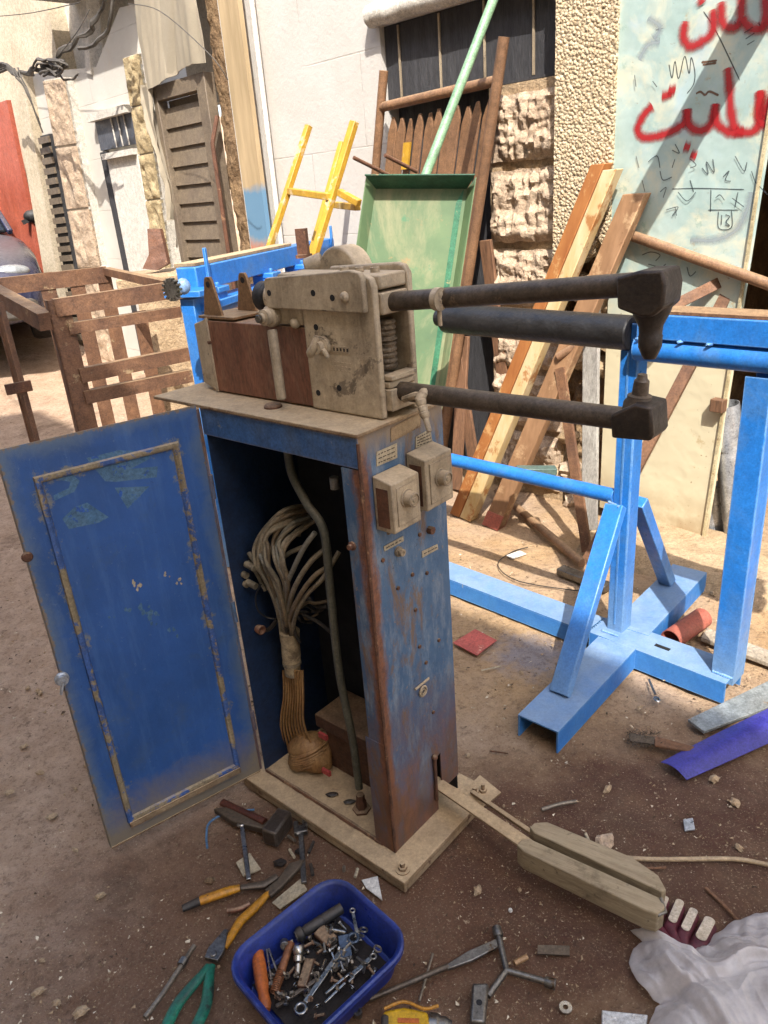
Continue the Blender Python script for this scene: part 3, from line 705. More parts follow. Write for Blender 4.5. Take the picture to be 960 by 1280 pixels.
# louvred shutter door
t = thing('louvre_shutter', 'brown grey metal louvred shutter door under the cream awning cloth', 'shutter', WS(3.95, 0, 0))
def sp(s, z, o): return WS(s, z, o)
S0, S1, SZ0, SZ1 = 3.56, 4.20, .35, 2.25
mb = MB(); mb.wbox(S0, S0+.10, SZ0, SZ1, .0, .075); mb.build('frame_stile', m_shutter, t, bevel=.004)
mb = MB(); mb.wbox(S1-.05, S1, SZ0, SZ1, .0, .075); mb.build('frame_stile', m_shutter, t, bevel=.004)
mb = MB(); mb.wbox(S0+.10, S1-.05, SZ1-.09, SZ1, .0, .074); mb.build('frame_rail', m_shutter, t, bevel=.004)
mb = MB(); mb.wbox(S0+.10, S1-.05, SZ0, SZ1-.09, -.02, -.01); mb.build('back_plate', m_shutter, t)
k = 0; z = SZ0+.05
while z < SZ1-.12:
    mb = MB(); a, b = WS(S0+.10, z, .03), WS(S1-.05, z, .03)
    x = (SM*.15+Z*-.98).normalized()
    mb.box((a+b)/2, (b-a)/2, x*.062, x.cross((b-a).normalized())*.004); mb.build('louvre', m_shutter, t)
    z += .118
# cream cloth hanging over it
mb = MB()
def f(u, v):
    s = 3.47+.66*u; z = 2.25+1.5*v
    o = .11+.035*math.sin(u*9+v*3.2)*(.3+.7*v)+.03*nz(V(u*5+v*2, v*1.2, 2), 1, 3)+.02*v
    return WS(s+.05*(1-v)*u, z+.02*math.sin(u*5)*(1-v)+.03*(1-u)*(1-v), o)
mb.grid(f, 50, 60, SM*-.006); solo(mb, 'awning_cloth', m_cloth, 'cream cloth sheet draped down to the top of the brown shutter', 'cloth', smooth=70)
mb = MB()
def f(u, v):
    z = 2.27-.85*v; wd = .12*(1-.45*v+.2*math.sin(v*9)); s = 4.20+.02*math.sin(v*7)+(u-.3)*wd
    return WS(s, z, .085+.03*math.sin(u*9+v*4)+.02*nz(V(u*3, v*6, 5), 1, 3))
mb.grid(f, 24, 50, SM*-.005); solo(mb, 'hanging_cloth', m_cloth, 'narrow strip of cream cloth hanging down the left side of the brown shutter', 'cloth', smooth=70)

# white far wall with parapet, recessed balcony above
mb = MB()
mb.prism([WS(s, z, -.02) for s, z in ((4.24, -.4), (6.35, -.4), (6.35, 2.62), (6.0, 2.60), (5.1, 2.50), (4.6, 2.78), (4.24, 2.75))], SM*-.22)
solo(mb, 'parapet_wall', m_block_wall2, 'sunlit white wall with the white door between two stone pillars', 'wall', uv=wuv)
mb = MB(); mb.wbox(4.20, 6.1, 2.3, 5.5, -1.25, -1.15); mb.wbox(4.1, 6.1, 3.12, 3.3, -1.15, .35)  # unseen overhang slab added low and far forward to shade the recess
solo(mb, 'balcony_recess', m_grey_wall, 'grey shaded balcony recess above the white parapet', 'balcony')
mb = MB(); mb.wbox(5.75, 9.5, 2.2, 6.0, -.75, -.45)
solo(mb, 'upper_wall', m_white_paint, 'pale upper wall of the house behind the tangle of cables', 'wall')
mb = MB(); mb.bar(W(110, -40, -.05), W(118, 92, -.05), .10, .08)
solo(mb, 'balcony_post', m_grey_wall, 'slim grey post at the left end of the balcony recess', 'post')
# white door with dark window above
t = thing('white_door', 'white panelled door under the small dark window', 'door', WS(4.95, 0, 0))
q = [zat(x, y) for x, y in ((128, 186), (170, 178), (178, 345))]
mb = MB(); mb.wbox(q[1][0]+.0, q[0][0]-.06, -.2, 1.88, -.02, .012); mb.build('door_panel', m_white_paint, t, bevel=.003)
mb = MB(); mb.wbox(q[0][0]-.06, q[0][0]+.05, -.2, 1.94, -.02, .004); mb.build('painted_door_shadow', m_mesh, t)  # dark strip painting the frame's shadow along the door
mb = MB(); mb.wbox(q[1][0], q[0][0]-.06, 1.88, 1.92, -.02, .05); mb.build('door_head', m_white_paint, t)
t = thing('small_window', 'small dark window with thin white bars above the white door', 'window', WS(4.95, 1.95, 0))
mb = MB(); mb.wbox(q[1][0]-.02, q[0][0]+.02, 1.95, 2.15, -.02, .008); mb.build('window_pane', M('dusty_dark_pane', '#55585f', '#3c4048', 9, .4), t)
mb = MB(); mb.wbox(q[1][0]-.03, q[0][0]+.05, 2.15, 2.20, -.02, .06); mb.build('window_head', m_white_wall, t)
for k in range(3):
    ss = q[1][0]+.08+k*.1; mb = MB(); mb.bar(WS(ss, 1.95, .014), WS(ss+.01, 2.15, .014), .008, .008); mb.build('window_bar', m_white_paint, t)
# stone faced pillars
def stone_strip(name, label, px, n, mat, seed, cap=True):
    """px: left-top, right-top, right-bottom, left-bottom in the survey"""
    off = .07
    P = [W(x, y, off) for x, y in px]
    t = thing(name, label, 'pillar', V(P[2].x, P[2].y, gz(P[2].x, P[2].y)))
    P[2] = P[2]-Z*1.0; P[3] = P[3]-Z*1.0
    mb = MB(); mb.prism([p-SM*.012 for p in P], SM*-.10); mb.build('pillar_core', m_white_wall, t)
    for i in range(n):
        def f(u, v, i=i):
            v2 = (i+.02+.96*v)/n
            p = P[0].lerp(P[1], u).lerp(P[3].lerp(P[2], u), v2)
            e = min(u, 1-u, v, 1-v)
            return p+SM*(.006*min(1, e*14)**.6+.024*nz(p*11+V(seed, i), 1, 4)*min(1, e*8))
        mb = MB(); mb.grid(f, 16, 18, SM*-.03); mb.build('stone_block', mat, t, smooth=50)
m_stone_y = M('yellow_split_stone', '#b8a57f', '#94805c', 9, .9, 0, .8, 26, chips='#7d6a44', chip=.62, chip_s=8, bd=.012)
stone_strip('slim_stone_pillar', 'slim yellowish stone pillar to the right of the white door', [(153, 72), (171, 66), (200, 285), (184, 288)], 7, m_stone_y, 3)
stone_strip('broad_stone_pillar', 'broad split stone pillar to the left of the white door', [(53, 100), (78, 96), (118, 325), (92, 332)], 5, m_stone, 11)
# narrow louvred strip, pale post, red gate on the far left
t = thing('narrow_shutter', 'narrow brown louvred shutter left of the broad stone pillar', 'shutter', W(75, 330, .0))
A, B, C_, D_ = [W(x, y, .03) for x, y in ((50, 170), (62, 167), (88, 330), (74, 332))]
C_ = C_-Z*.7; D_ = D_-Z*.7
mb = MB(); mb.prism([A, B, C_, D_], SM*-.04); mb.build('back_plate', m_mesh, t)
for k in range(22):
    v = (k+.5)/22; a = A.lerp(D_, v); b = B.lerp(C_, v); mb = MB(); mb.bar(a+SM*.012, b+SM*.012, .02, .05, Z); mb.build('louvre', m_shutter, t)
mb = MB(); A, B, C_, D_ = [W(x, y, .06) for x, y in ((12, 95), (28, 92), (62, 330), (46, 333))]
mb.prism([A, B, C_-Z*.8, D_-Z*.8], SM*-.2); solo(mb, 'pale_wall_pier', m_cream_wall, 'pale plaster pier between the red gate and the narrow shutter', 'wall')
t = thing('red_gate', 'faded red sheet metal gate at the far left behind the dark car', 'gate', WS(8.2, gz(*WS(8.2, 0).xy), .05))
A, B = W(0, 128, .02), W(44, 330, .02)
sB = wsz(B)[0]
mb = MB(); mb.prism([W(8, 125, .03), W(46, 330, .03)-Z*.8, WS(9.4, .4, .03), WS(9.4, 2.5, .03)], SM*-.04); mb.build('gate_leaf', m_red, t)
for s in (7.6, 8.3, 9.0):
    mb = MB(); mb.wbox(s-.02, s+.02, .4, 2.2, .031, .05); mb.build('gate_rib', m_red, t)
mb = MB(); mb.wbox(6.3, 14, -.4, 4.2, -.6, -.3); mb.wbox(9.4, 15, -.4, 5.5, -.29, .0)
solo(mb, 'far_house_wall', m_cream_wall, 'cream house wall farther up the street behind the red gate', 'wall')

# cables strung across the far facade
def cable(name, label, px, r, mat, group=None, wob=0):
    pts = smooth_line([W(x, y, o) for x, y, o in px], 6)
    mb = MB(); mb.tube([p+V(nz(p*7, 1, 2), nz(p*7+V(3, 1), 1, 2), nz(p*7+V(1, 5), 1, 2))*wob for p in pts], r, 6)
    return solo(mb, name, mat, label, 'cable', group)
t = thing('cable_bundle', 'thick tangled bundle of grey cables looping across the far facade', 'cables', W(70, 85, .4))
def bc(px, r, wob=.02):
    pts = smooth_line([W(x, y, o) for x, y, o in px], 6)
    mb = MB(); mb.tube([p+V(nz(p*7, 1, 2), nz(p*7+V(3, 1), 1, 2), nz(p*7+V(1, 5), 1, 2))*wob for p in pts], r, 6); mb.build('cable', m_wire, t)
for k in range(5):
    j = k*1.6
    bc([(-20, 80+j, .35), (10, 84+j, .36), (40, 92-j, .4), (64, 82+j, .4), (88, 58+j, .35), (112, 32-j, .3), (132, -6+j, .3)], .011, .05)
for k in range(6):
    a = k*1.05
    bc([(48+8*math.cos(a), 84+8*math.sin(a), .42), (60+14*math.cos(a+1), 82+9*math.sin(a+1), .45), (74+10*math.cos(a+2.4), 84+10*math.sin(a+2), .42), (62+16*math.cos(a+4), 88+7*math.sin(a+4), .42)], .008, .03)
bc([(70, 80, .4), (78, 98, .4), (90, 100, .4), (96, 92, .4)], .007); bc([(140, -5, .3), (136, 25, .3), (128, 48, .3), (112, 58, .32), (100, 62, .34)], .013)
for k in range(3): bc([(14+k*4, 84, .4), (30+k*3, 112+k*5, .4), (48+k*3, 150+k*8, .35)], .006)
cable('thin_wire', 'single thin wire running left from the top of the balcony', [(-10, 21, .3), (40, 16, .3), (100, 3, .3)], .003, m_wire)
cable('thin_wire', 'thin wire sagging from the cable tangle past the broad stone pillar', [(66, 78, .4), (95, 42, .4), (112, 12, .35)], .003, m_wire)
cable('thin_wire', 'long thin wire hanging in front of the cream awning cloth', [(160, 5, .5), (200, 14, .5), (262, 68, .55), (285, 100, .5)], .0025, m_wire)

# ------------------------------------------------------------------ parked car, upper left
def car():
    h = V(.45, -.893).normalized(); lf = V(-h.y, h.x)                 # heading down the street; lf = car's left
    wf = DP(62, 420, 6.9); ground_z = wf.z
    org = wf - lf*.78 - h*.0; org.z = ground_z
    def C(f_, l_, z): return org + h*f_ + lf*l_ + Z*z              # origin under the front axle
    t = thing('parked_car', 'dark violet car parked by the red gate, only its front corner in view', 'car', org-h*1.2)
    # side profile sections front to back: (f, half width, bottom, top)
    sec = [(.78, .58, .30, .52), (.72, .70, .22, .62), (.55, .79, .20, .74), (.2, .83, .20, .84), (-.25, .84, .22, .90), (-.7, .85, .22, .92), (-1.6, .85, .22, .94), (-2.6, .84, .24, .96), (-3.2, .80, .28, .95), (-3.42, .70, .34, .80)]
    mb = MB(); rings = []
    for f_, hw, zb, zt in sec:
        ring = []
        for k in range(24):
            a = k*2*math.pi/24; cx, cz = math.cos(a), math.sin(a)
            e = .42
            x = hw*math.copysign(abs(cx)**e, cx); z = (zt+zb)/2+(zt-zb)/2*math.copysign(abs(cz)**e, cz)
            ring.append(mb.bm.verts.new(C(f_, x*(1-.05*max(0, cz)), z)))
        rings.append(ring)
    for A, B in zip(rings, rings[1:]):
        for k in range(24): mb.bm.faces.new((A[k], A[(k+1) % 24], B[(k+1) % 24], B[k]))
    mb.bm.faces.new(rings[0]); mb.bm.faces.new(rings[-1][::-1])
    body = mb.build('body', m_car, t, smooth=50)
    mb = MB()
    lo = [(-.45, .70, .90), (-3.0, .68, .95)]; hi = [(-1.1, .56, 1.40), (-2.5, .55, 1.40)]
    vs = [C(lo[0][0], s*lo[0][1], lo[0][2]) for s in (-1, 1)]+[C(lo[1][0], s*lo[1][1], lo[1][2]) for s in (1, -1)]+[C(hi[0][0], s*hi[0][1], hi[0][2]) for s in (-1, 1)]+[C(hi[1][0], s*hi[1][1], hi[1][2]) for s in (1, -1)]
    mb.hull(vs, [(0, 1, 2, 3), (4, 5, 6, 7), (0, 1, 5, 4), (1, 2, 6, 5), (2, 3, 7, 6), (3, 0, 4, 7)]); mb.build('cabin_glass', m_glassdk, t, bevel=.04)
    mb = MB(); mb.prism([C(-1.12, -.54, 1.405), C(-1.12, .54, 1.405), C(-2.48, .53, 1.405), C(-2.48, -.53, 1.405)], Z*.03); mb.build('roof', m_car, t, bevel=.012)
    for s in (-1, 1):
        mb = MB(); mb.bar(C(-.46, s*.70, .9), C(-1.1, s*.56, 1.41), .05, .05); mb.build('roof_pillar', m_car, t, bevel=.01)
        mb = MB(); mb.bar(C(-2.98, s*.68, .94), C(-2.5, s*.55, 1.41), .07, .05); mb.build('roof_pillar', m_car, t, bevel=.01)
        mb = MB(); mb.bar(C(-1.75, s*.69, .92), C(-1.75, s*.56, 1.40), .06, .03); mb.build('roof_pillar', m_car, t, bevel=.01)
        mb = MB(); mb.ball(C(.62, s*.56, .62), .10, .8, 1.5, .55, 16, ax=(h, lf, Z)); mb.build('headlight', m_lamp, t)
        mb = MB(); mb.ball(C(-.72, s*.98, 1.02), .11, .6, 1.1, .62, 16, ax=(h, lf, Z)); mb.bar(C(-.72, s*.84, .97), C(-.72, s*.92, 1.0), .05, .04); mb.build('wing_mirror', m_black, t)
    mb = MB(); mb.prism([C(.70, -.72, .26), C(.82, -.55, .26), C(.84, .55, .26), C(.70, .72, .26)], Z*.16); mb.build('bumper', m_wire, t, bevel=.03)
    mb = MB(); mb.box(C(.74, 0, .56), h*.02, lf*.4, Z*.07); mb.build('grille', m_black, t, bevel=.01)
    for f_ in (0, -2.55):
        for s in (-1, 1):
            mb = MB(); c = C(f_, s*.74, .30); mb.lathe(c-lf*.1, lf, [(.20, 0), (.29, .01), (.31, .05), (.31, .15), (.29, .19), (.20, .2)], 26); wh = mb.build('wheel', m_black, t)
            mb = MB(); mb.lathe(c+lf*(.101*s), lf*s, [(.19, -.02), (.17, .0), (.05, -.02), (0.0, .005)], 20); mb.build('rim', m_steel, wh)
car()

# ------------------------------------------------------------------ gate of slats leaning in the doorway
t = None
gTR = W(630, 46, .13); gBR = G(549, 592, 0.02)
gdir = (gBR-gTR).normalized()
gTL0 = W(476, 52, .10)
gw = SD*((gTL0-gTR).dot(SD)*.97)
gTL = gTR+gw*.98+Z*-.02; gBL = gBR+gw
t = thing('slatted_gate', 'brown tubular gate with wooden slats leaning on the dark doorway', 'gate', (gBR+gBL)/2)
mb = MB(); mb.tube([gBR, gTR], .024, 12); mb.build('side_tube', m_gate, t)
mb = MB(); mb.tube([gBL, gTL], .022, 12); mb.build('side_tube', m_gate, t)
def GT(u, v): return gTR.lerp(gBR, v).lerp(gTL.lerp(gBL, v), u)
gn = (gBR-gTR).cross(gw).normalized()
if gn.dot(SM) < 0: gn = -gn
for v in (.075, .80):
    mb = MB(); mb.tube([GT(.0, v), GT(1.0, v)], .022, 12); mb.build('cross_tube', m_gate, t)
for k in range(11):
    u = .06+k*.082
    v0 = .10+.012*random.random(); w2 = .0235
    a, b = GT(u, v0), GT(u, .96); x = gw.normalized(); d = (b-a).normalized()
    wj = w2*(1+.15*random.random()) if k != 8 else w2*.8
    mb = MB(); mb.prism([a-x*wj+d*.05, a-x*wj*.2, a+x*wj*.3, a+x*wj+d*.07, b+x*wj, b-x*wj], gn*-.012)
    o = mb.build('slat', m_gate, t, bevel=.002); o.location = gn*(-.012+random.uniform(-.008, .008))
mb = MB(); mb.box(GT(.70, .19)+gn*.005, gw.normalized()*.022, gdir*.06, gn*.006); mb.build('patch_board', m_yellow, t)

# green pole, top out of frame
pa, pb_ = G(536, 205, 1.18), W(624, -60, .30)
pa = DP(537, 206, 3.02); pb_ = DP(632, -40, 2.95)
mb = MB(); mb.tube([pa+(pa-pb_).normalized()*1.0, pb_+(pb_-pa)*.4], .019, 14)
solo(mb, 'green_pole', m_pole, 'pale green pole slanting up behind the green tray sheet', 'pole')

# green sheet metal tray leaning on the gate
def traymat():
    t = NT('worn_green_sheet_paint'); v = t.coord(); vs = t.coord((1, 1, .4))
    c = t.mix(t.ramp(t.noise(v, 5, 7, .65), .32, .66), lin('#627650'), lin('#4e6546'))
    c = t.mix(t.ramp(t.noise(vs, 4, 8, .7, .5), .46, .62, 0, .9), c, lin('#8f8a68'))
    c = t.mix(t.ramp(t.noise(v, 9, 9, .75), .63, .69, 0, .8), c, lin('#8f7650'))
    c = t.mix(t.ramp(t.noise(v, 11, 8, .72), .62, .68, 0, .7), c, lin('#3c7452'))
    c = t.mix(t.ramp(t.noise(v, 40, 8, .8), .6, .66, 0, .7), c, lin('#5c6a44'))
    t.bump(t.noise(v, 30, 6), .15, .004); return t.done(c, .55)
m_sheet = traymat(); m_sheet_dk = M('shaded_green_sheet_paint', '#2f5f46', '#274f3a', 8, .5, 0, .15, chips='#8d7a56', chip=.66)  # the darker green paints the shadow under the folded lip
m_sheet_br = M('bright_green_rim_paint', '#35704f', '#2c6246', 10, .5, 0, .15, chips='#9a8a5c', chip=.62)
tTL, tTR = DP(470, 236, 2.86), DP(584, 236, 2.80)
tBR = DP(545, 500, 2.98); tBL = tBR+(tTL-tTR)*1.12
dn = (tBR-tTR).normalized(); tBR = tBR+dn*.30; tBL = tTL+dn*(tBR-tTR).length+(tTL-tTR)*.10
tn = (tTL-tTR).cross(dn).normalized()
if tn.dot(SM) < 0: tn = -tn
t = thing('green_sheet_tray', 'large worn green sheet metal tray propped against the brown gate', 'tray', tBR.lerp(tBL, .5))
mb = MB(); mb.prism([tTL, tTR, tBR, tBL], tn*-.003); mb.build('tray_floor', m_sheet, t)
lip = tn*.085
ou = (tTR-tTL).normalized()
mb = MB(); mb.prism([tTL, tTR, tTR+lip+ou*.03-dn*.03, tTL+lip-ou*.03-dn*.03], dn*-.004); mb.build('tray_end', m_sheet_dk, t)
mb = MB(); mb.prism([tTR, tBR, tBR+tn*.03+ou*.03, tTR+tn*.05+ou*.03-dn*.03], ou*.003); mb.build('tray_side', m_sheet, t)
mb = MB(); mb.prism([tTL, tBL, tBL+tn*.03-ou*.03, tTL+tn*.05-ou*.03-dn*.03], ou*-.003); mb.build('tray_side', m_sheet, t)
mb = MB(); mb.prism([tTR-ou*.012+tn*.001, tBR-ou*.012+tn*.001, tBR-ou*.034+tn*.001, tTR-ou*.034+dn*.05+tn*.001], tn*.002); mb.build('rim_strip', m_sheet_br, t)
for (x0, y0, x1, y1), lb in (((442, 197, 476, 214), 'left'), ((481, 194, 512, 210), 'right')):
    p, q = DP(x0, y0, 2.72), DP(x1, y1, 2.80)
    mb = MB(); mb.tube([p, q+(q-p)*.3], .007, 10); solo(mb, 'steel_rod', m_rust, 'rusty rod end poking over the green tray lip, %s of the two' % lb, 'rod')

# yellow steel frame
t = None
def ybar(p, q, w_, h_=.03): mb = MB(); mb.bar(p, q, w_, h_, SM); return mb
y1a, y1b = DP(386, 157, 3.75), DP(334, 318, 3.85)
y2a, y2b = DP(443, 152, 3.45), DP(393, 318, 3.60)
y3a = DP(428, 178, 3.85); y3b = DP(397, 290, 3.9)
t = thing('yellow_steel_frame', 'yellow painted steel leg frame leaning against the white wall', 'frame', y1b-Z*.9)
for a, b, w_ in ((y1a, y1b, .030), (y2a, y2b, .036), (y3a, y3b, .030)):
    ybar(a, b+(b-a)*.9, w_).build('leg', m_yellow, t, bevel=.003)
ybar(DP(362, 239, 3.79), DP(412, 246, 3.52), .03, .032).build('crossbar', m_yellow, t, bevel=.003)
ybar(DP(424, 240, 3.5), DP(449, 254, 3.45), .03, .032).build('crossbar', m_yellow, t, bevel=.003)
ybar(DP(418, 256, 3.87), DP(447, 259, 3.5), .03, .03).build('crossbar', m_yellow, t, bevel=.003)

# two timbers leaning on the pier
def timber(name, label, foot, top, w_, h_, mat, side=None, cat='plank'):
    t = thing(name, label, cat, foot)
    mb = MB(); mb.bar(foot, top, w_, h_, SM); mb.build('timber', mat, t, bevel=.004)
    return t
def lathmat(name, a, b, c3):
    t = NT(name); tc = t.n('ShaderNodeTexCoord'); uvn = tc.outputs['UV']; v = t.coord()
    n = t.noise(t.coord((1, 1, .15)), 16, 7, .7)
    c = t.mix(t.ramp(n, .35, .65), lin(a), lin(b)); c = t.mix(t.ramp(t.noise(v, 6, 8, .7), .54, .6, 0, .9), c, lin(c3))
    c = t.mix(t.ramp(t.noise(v, 14, 8, .75), .63, .67, 0, .8), c, lin('#6a4324'))
    t.bump(n, .4, .004); return t.done(c, .75)
m_t_orange = lathmat('orange_stained_timber', '#9c6430', '#854c1e', '#b58c58')
m_t_cream = lathmat('peeled_cream_timber', '#c6b088', '#b39660', '#96602c')
m_t_brown = lathmat('brown_timber', '#94704f', '#785739', '#ad8d68')
t = thing('peeling_timber', 'thick timber with orange stained edge and peeled cream face leaning on the pier', 'plank', G(570, 648))
f0, f1 = G(562, 642, .0), G(594, 656, .0)
top = W(738, 206, .16)
ex = (f1-f0); ex = ex.normalized()
dtop = top-f0
mb = MB(); mb.prism([f0+ex*.0, f0+ex*.068, f0+ex*.068+dtop, f0+dtop], SM*-.07); mb.build('stained_edge', m_t_orange, t, bevel=.003)
mb = MB(); mb.prism([f0+ex*.070+SM*-.005, f0+ex*.148+SM*-.005, f0+ex*.135+dtop*.985+SM*-.005, f0+ex*.070+dtop*.985+SM*-.005], SM*-.06); mb.build('peeled_face', m_t_cream, t, bevel=.003)
f2 = G(603, 655, .0); top2 = W(778, 243, .14)
t = thing('brown_timber', 'brown grey timber leaning just right of the orange edged one', 'plank', f2)
mb = MB(); d2 = top2-f2; mb.prism([f2, f2+ex*.105, f2+ex*.105+d2, f2+d2], SM*-.055); mb.build('beam', m_t_brown, t, bevel=.004)
mb = MB(); mb.prism([f2+ex*.0+SM*.004, f2+ex*.105+SM*.004, f2+ex*.105+SM*.004+d2*.05, f2+SM*.004+d2*.05], SM*-.062); mb.build('red_foot', m_redpipe, t)

# welded scrap angle frame behind the blue stand
pA = DP(780, 291, 3.02); pB = DP(985, 364, 2.62)
apex = DP(921, 345, 2.80); foot = G(735, 700, .02)
t = thing('scrap_pipe_frame', 'rusty welded pipe and angle frame standing in front of the graffiti door', 'frame', foot)
mb = MB(); mb.tube([pA, pB], .021, 12); mb.build('top_pipe', m_gate, t)
mb = MB(); mb.bar(foot, apex, .045, .02, SM); mb.bar(foot+SM*-.02, apex+SM*-.02, .006, .045, SM); mb.build('long_leg', m_rust_rack, t)
mb = MB(); mb.bar(DP(836, 385, 2.86), DP(906, 350, 2.82), .04, .02, SM); mb.build('brace', m_rust_rack, t)
q = G(622, 614, .03); mb = MB(); mb.tube([q, G(728, 704, .03)], .019, 12); mb.build('ground_pipe', m_gate, t)
mb = MB(); mb.bar(G(700, 712, .02), G(760, 735, .02), .05, .03); mb.build('foot_block', m_steel, t, bevel=.004)
mb = MB(); mb.bar(DP(700, 460, 3.2), G(734, 690, .02), .045, .015, SM); mb.build('strut', m_rust_rack, t)
mb = MB(); mb.tube([DP(697, 446, 3.2), DP(722, 432, 3.15)], .018, 10); mb.build('stub_pipe', m_gate, t)
# grey weathered board, standing
a = G(737, 662, .0); b = DP(740, 350, 3.12)
mb = MB(); mb.bar(a, b, .075, .02, SM); solo(mb, 'grey_board', M('whitewashed_grey_board', '#a9a59b', '#86817a', 9, .85, 0, .4, 60, chips='#5f5a52', chip=.6, chip_s=12, stretch=(1, 1, .3)), 'upright grey weathered board behind the blue post', 'board', bevel=.003)
# odd boards leaning left of the timbers
for (x0, y0, x1, y1, dz, lb) in ((599, 615, 563, 395, 0, 'short brown board with rounded end leaning behind the lower welding arm'), (570, 612, 580, 420, 0, 'narrow dark board squeezed beside the brown gate tube'), (646, 606, 607, 300, 0, 'pale brown board leaning on the stone pillar behind the timbers')):
    a, b = G(x0, y0), W(x1, y1, .05)
    mb = MB(); mb.bar(a, b, .07, .018, SM); solo(mb, 'wall_board', m_wood, lb, 'board', bevel=.004)
mb = MB(); mb.bar(DP(646, 588, 3.2), DP(695, 588, 3.2), .05, .03); solo(mb, 'green_angle_bar', M('grey_green_steel', '#566a62', '#47584f', 8, .5), 'short grey green steel bar lying in the rubble behind the tie bar', 'bar', bevel=.003)
# silver ducts and dark doorway things
for p, q, r, lb in ((G(923, 674, .02), DP(906, 505, 3.0), .055, 'long silver duct leaning in the dark doorway'), (G(893, 668, .0), DP(893, 605, 3.25), .05, 'short silver duct standing behind the long one')):
    mb = MB(); mb.pipe(p, q, r, .002, 22)
    solo(mb, 'metal_duct', m_galv, lb, 'duct')
# dirt step along the wall foot
mb = MB()
def f(u, v):
    s = -1.6+2.25*u
    return WS(s+.03*nz(V(v*4, s*3), 1, 2), .075*(min(1, (1-v)*5)**.5)+.012*nz(V(s*7, v*5, 2), 1, 3)-.02, .03+(.45+.05*nz(V(s*4, 7), 1, 3))*v)
mb.grid(f, 90, 20); o = mb.build('kerb', m_mortar, smooth=60); tag(o, 'crumbling dirt step along the foot of the wall', 'step', None, 'structure')
# ------------------------------------------------------------------ rusted angle iron rack, behind the welder door
def vplane(p, q):
    n = (q-p).cross(Z).normalized(); return lambda x, y: PL(x, y, p, n)
def flat(mb, a, b, w_, th, n):
    """flat strip standing on edge: width w_ measured downwards, thickness th along n"""
    d = (b-a).normalized(); dn_ = n.cross(d).normalized()
    if dn_.z > 0: dn_ = -dn_
    return mb.prism([a, b, b+dn_*w_, a+dn_*w_], n*th)
fA = DP(58, 374, 3.05); fB = G(228, 352, fA.z)
rackn = (fB-fA).cross(Z).normalized()
if rackn.dot(V(0, 1)) > 0: rackn = -rackn
FP = vplane(fA, fB)
t = thing('rusty_rack', 'brown rusted angle iron rack with slatted sides standing behind the open blue door', 'rack', V(fA.x, fA.y, 0))
def rpart(name, x0, y0, x1, y1, w_, pl=FP, ext=0.0, off=0.0):
    a, b = pl(x0, y0), pl(x1, y1)
    if ext: b = b+(b-a).normalized()*ext
    mb = MB(); flat(mb, a+rackn*off, b+rackn*off, w_, .005, rackn)
    d = (b-a).normalized(); flat(mb, a+rackn*(off-.0005), b+rackn*(off-.0005), .005, -.035, rackn)
    return mb.build(name, m_rust_rack, t)
P0, P1 = FP(58, 376), FP(92, 522)
mb = MB(); d = (P1-P0).normalized(); x = (fB-fA).normalized()
mb.prism([P0, P0+x*.085, P0+x*.085+Z*-P0.z, P0+Z*-P0.z], rackn*-.006); mb.prism([P0, P0+x*.006, P0+x*.006+Z*-P0.z, P0+Z*-P0.z], rackn*-.06)
mb.build('post', m_rust_rack, t)
for (x0, y0, x1, y1, w_) in ((66, 374, 222, 351, .070), (84, 404, 224, 383, .046), (98, 461, 234, 434, .060), (104, 489, 238, 462, .056)):
    rpart('rail', x0, y0, x1, y1, w_, off=.008)
# far side, with upright slats
bA = DP(0, 348, 3.9); bB = G(132, 332, bA.z); BP = vplane(bA, bB)
rpart('rail', -30, 351, 132, 333, .085, BP)
for x0, y0, x1, y1 in ((46, 342, 60, 420), (86, 350, 122, 540), (121, 345, 165, 540), (166, 390, 196, 520)):
    a, b = BP(x0, y0), BP(x1, y1); mb = MB(); xx = (bB-bA).normalized()
    a2 = V(a.x, a.y, a.z); mb.prism([a2, a2+xx*.08, a2+xx*.08-Z*(a2.z-.0), a2-Z*(a2.z-.0)], rackn*-.006); mb.build('slat', m_rust_rack, t)
mb = MB(); a, b = DP(-10, 364, 3.55), FP(58, 402); mb.bar(a, b, .06, .07); mb.build('cross_member', m_rust_rack, t)
mb = MB(); a, b = bB-Z*.03, FP(228, 352)-Z*.03; mb.bar(a, b, .04, .04); mb.build('cross_member', m_rust_rack, t)
a, b = DP(-2, 392, 2.95), DP(36, 538, 2.72)
q = V(a.x, a.y, -.01)
t2 = thing('angle_iron_leg', 'rusted angle iron post with a small hinge plate standing left of the rack', 'post', q)
mb = MB(); mb.bar(a+(a-b)*.1, q, .07, .006, SM); mb.bar(a+(a-b)*.1+V(.0, .02, 0), q+V(0, .02, 0), .006, .04, SM); mb.build('angle_post', m_rust_rack, t2)
mb = MB(); _k = (a-CC).dot(CF); c = V(a.x, a.y, PL(22, 484, a, V(0, 1, 0)).z)+rackn*.012; mb.box(c, x*.05, Z*.022, rackn*.005); mb.build('hinge_plate', m_rust, t2, bevel=.002)
# loose rusty bracket plate on the far ledge
mb = MB(); mb.prism([DP(184, 286, 4.6), DP(200, 286, 4.6), DP(210, 330, 4.6), DP(196, 338, 4.6), DP(178, 336, 4.6), DP(186, 318, 4.6)], V(.01, .03, 0))
solo(mb, 'rusty_plate', m_rust, 'rusty bracket plate standing at the foot of the slim stone pillar', 'plate')
mb = MB(); p = DP(205, 341, 4.6); mb.box(p+V(0, .1, -.03), V(.28, .05, 0), V(-.05, .28, 0), Z*.03)
mb.box(p+V(0, .1, -.55), V(.2, .05, 0), V(-.05, .2, 0), Z*.48)
solo(mb, 'stone_ledge', m_mortar, 'low pale masonry ledge carrying the rusty bracket plate', 'ledge', bevel=.01)

